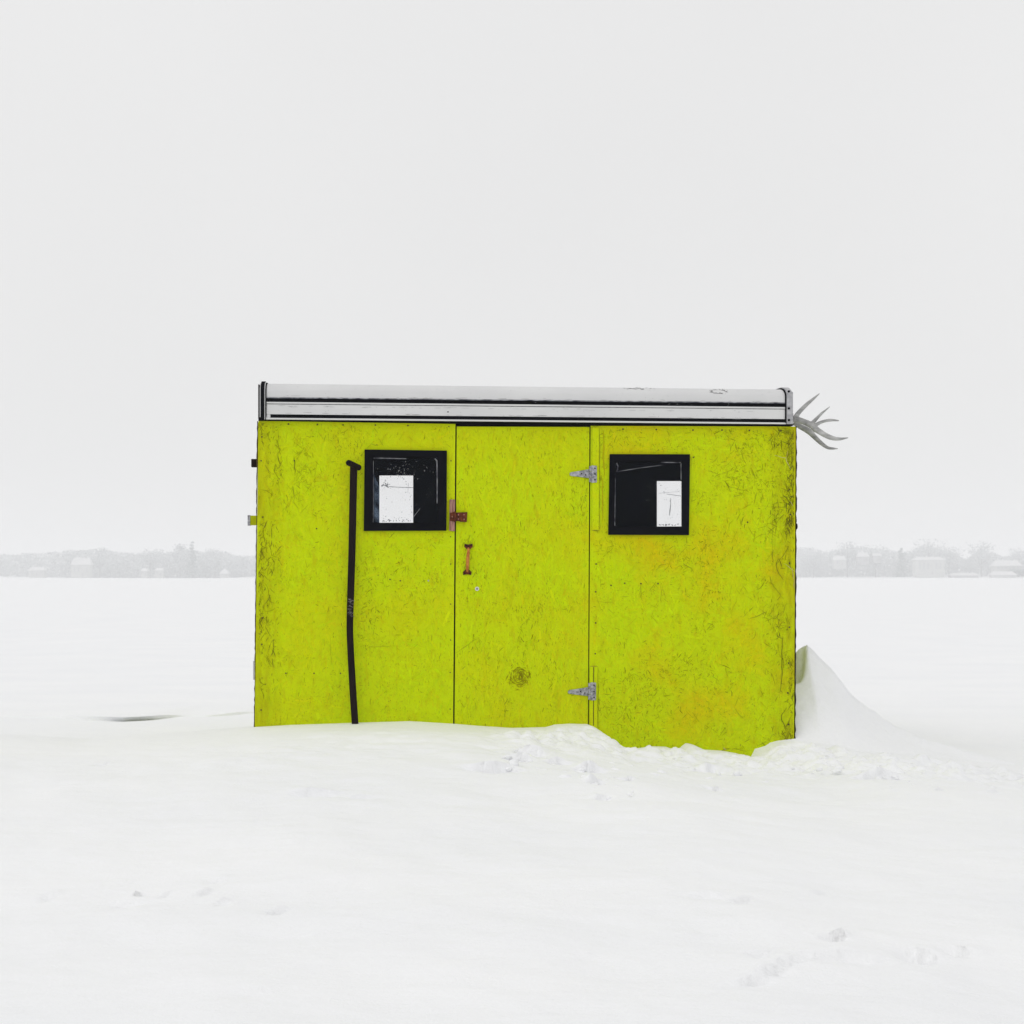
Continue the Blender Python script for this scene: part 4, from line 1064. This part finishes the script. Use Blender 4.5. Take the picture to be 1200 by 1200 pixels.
# houses on the shore
def house(name, label, u0, u1, vroof, veave, vbase, m, y, hip=.25):
    xc = ((u0 + u1) / 2 - 600) / F * y; wd = (u1 - u0) / F * y
    ze = far(600, veave, y)[1]; zt_ = far(600, vroof, y)[1]; z0 = far(600, vbase, y)[1]
    root = empty(name, (xc, y, z0)); tag(root, label, 'house', 'houses on the far shore')
    dp = max(5.0, wd * .45); hw_ = wd / 2; H = ze - z0; T_ = zt_ - z0
    wl_ = MB(); wl_.box(-hw_ * .93, hw_ * .93, -dp / 2, dp / 2, -2.0, H); wl_.build('wall', m, root)
    e = .5; k = hw_ * (1 - hip); vs = [(-hw_, -dp / 2 - e, H), (hw_, -dp / 2 - e, H), (hw_, dp / 2 + e, H), (-hw_, dp / 2 + e, H), (-k, 0, T_), (k, 0, T_),
          (-hw_, -dp / 2 - e, H - .3), (hw_, -dp / 2 - e, H - .3), (hw_, dp / 2 + e, H - .3), (-hw_, dp / 2 + e, H - .3)]
    rf = MB().add(vs, [(0, 1, 5, 4), (1, 2, 5), (2, 3, 4, 5), (3, 0, 4), (7, 6, 9, 8), (6, 7, 1, 0), (7, 8, 2, 1), (8, 9, 3, 2), (9, 6, 0, 3)]).build('roof', M['farroof'], root)
    MB().box(k * .5, k * .5 + .8, -.4, .4, (H + T_) / 2, T_ + .7).build('chimney', M['fargrey'], rf)
    n = max(2, int(wd / 3.2))
    for i in range(n):
        x = -hw_ * .8 + (i + .5) * (1.6 * hw_) / n
        if i == n // 2: MB().box(x - .5, x + .5, -dp / 2 - .06, -dp / 2 - .01, 0, min(2.1, H * .8)).build('door', M['fargrey'], root)
        else: MB().box(x - .6, x + .6, -dp / 2 - .06, -dp / 2 - .01, H * .35, H * .8).build('window', M['farglass'], root)
    return root
house('lake_house', 'long pale house with white roof on the right shore below the tallest tree', 1070, 1106, 652.5, 656, 673, M['farwall'], DS - 22)
house('low_cabin', 'low white cabin with broad snowy roof behind the shore at the right edge', 1162, 1196, 656.5, 663, 669, M['farwall'], DS - 14)
house('small_house', 'small pale house with bright gable seen among the trees nearest the hut on the right', 976, 991, 651, 656, 663, M['farwall'], DS - 10)
house('small_house', 'tiny house with bright white roof in front of the wide low hazy tree', 1004, 1017, 647, 652, 658, M['fargrey'], DS - 10)
house('small_house', 'tiny white roofed hut immediately left of the darkest evergreen', 1022, 1032, 648, 651, 656, M['fargrey'], DS - 10)
house('boathouse', 'low grey boathouse half buried in snow between the two white houses', 1112, 1146, 671.2, 674, 677, M['fargrey'], DS - 24)
house('boathouse', 'low white roofed shed on the shore just left of the dark hedge', 1160, 1190, 669.5, 673.5, 677.6, M['farwall'], DS - 26)
house('lake_house', 'pale house with white roof above the low bank on the left shore', 84, 108, 653.5, 661.5, 675.5, M['farwall'], DS - 14)
house('low_cabin', 'low white cabin with rounded snowy roof nearest the left edge of the photo', 34, 54, 664.5, 668, 674.5, M['farwall'], DS - 14)
house('small_house', 'faint small pale house under the broad domed tree on the left shore', 182, 192, 665.5, 668, 675, M['farwall'], DS - 10)
house('small_house', 'faint pale triangular roofed hut on the shore below the flat topped tree', 258, 269, 666, 672, 675, M['farwall'], DS - 10, .9)
house('small_house', 'tiny pale house left of the tallest narrow tree on the left shore', 166, 174, 666, 669, 675, M['farwall'], DS - 10)
# dark hedge at the shore, far right
r = random.Random(5); hm = MB()
for i in range(500):
    u = r.uniform(1184, 1215); v = r.uniform(667, 675.5); x, z = far(u, v, DS - 24); p = Vector((x, DS - 24 + r.uniform(-2, 2), z)); a = Vector((r.gauss(0, 1), r.gauss(0, 1), r.gauss(0, 1))).normalized(); b_ = a.orthogonal().normalized()
    hm.add([p - a * .8, p - b_ * .6, p + a * .8, p + b_ * .6], [(0, 1, 2, 3)])
tag(hm.build('hedge', M['evergreen']), 'dark snowy hedge on the shore at the right edge of the photo', 'hedge')

# ------------------------------------------------------------------ haze
SIG = 0.0010
hb = MB(); hb.box(-2600, 2600, -1200, 3800, -2.0, 40.0)
hz = hb.build('haze', bpy.data.materials.new('haze_air')); tag(hz, 'pale winter haze over the lake', 'haze', kind='stuff')
hm_ = hz.data.materials[0]; hm_.use_nodes = True; n = hm_.node_tree; n.nodes.remove(n.nodes['Principled BSDF'])
pv = n.nodes.new('ShaderNodeVolumePrincipled'); pv.inputs['Color'].default_value = (.985, .99, 1.0, 1); pv.inputs['Density'].default_value = SIG
n.links.new(pv.outputs[0], n.nodes['Material Output'].inputs['Volume'])
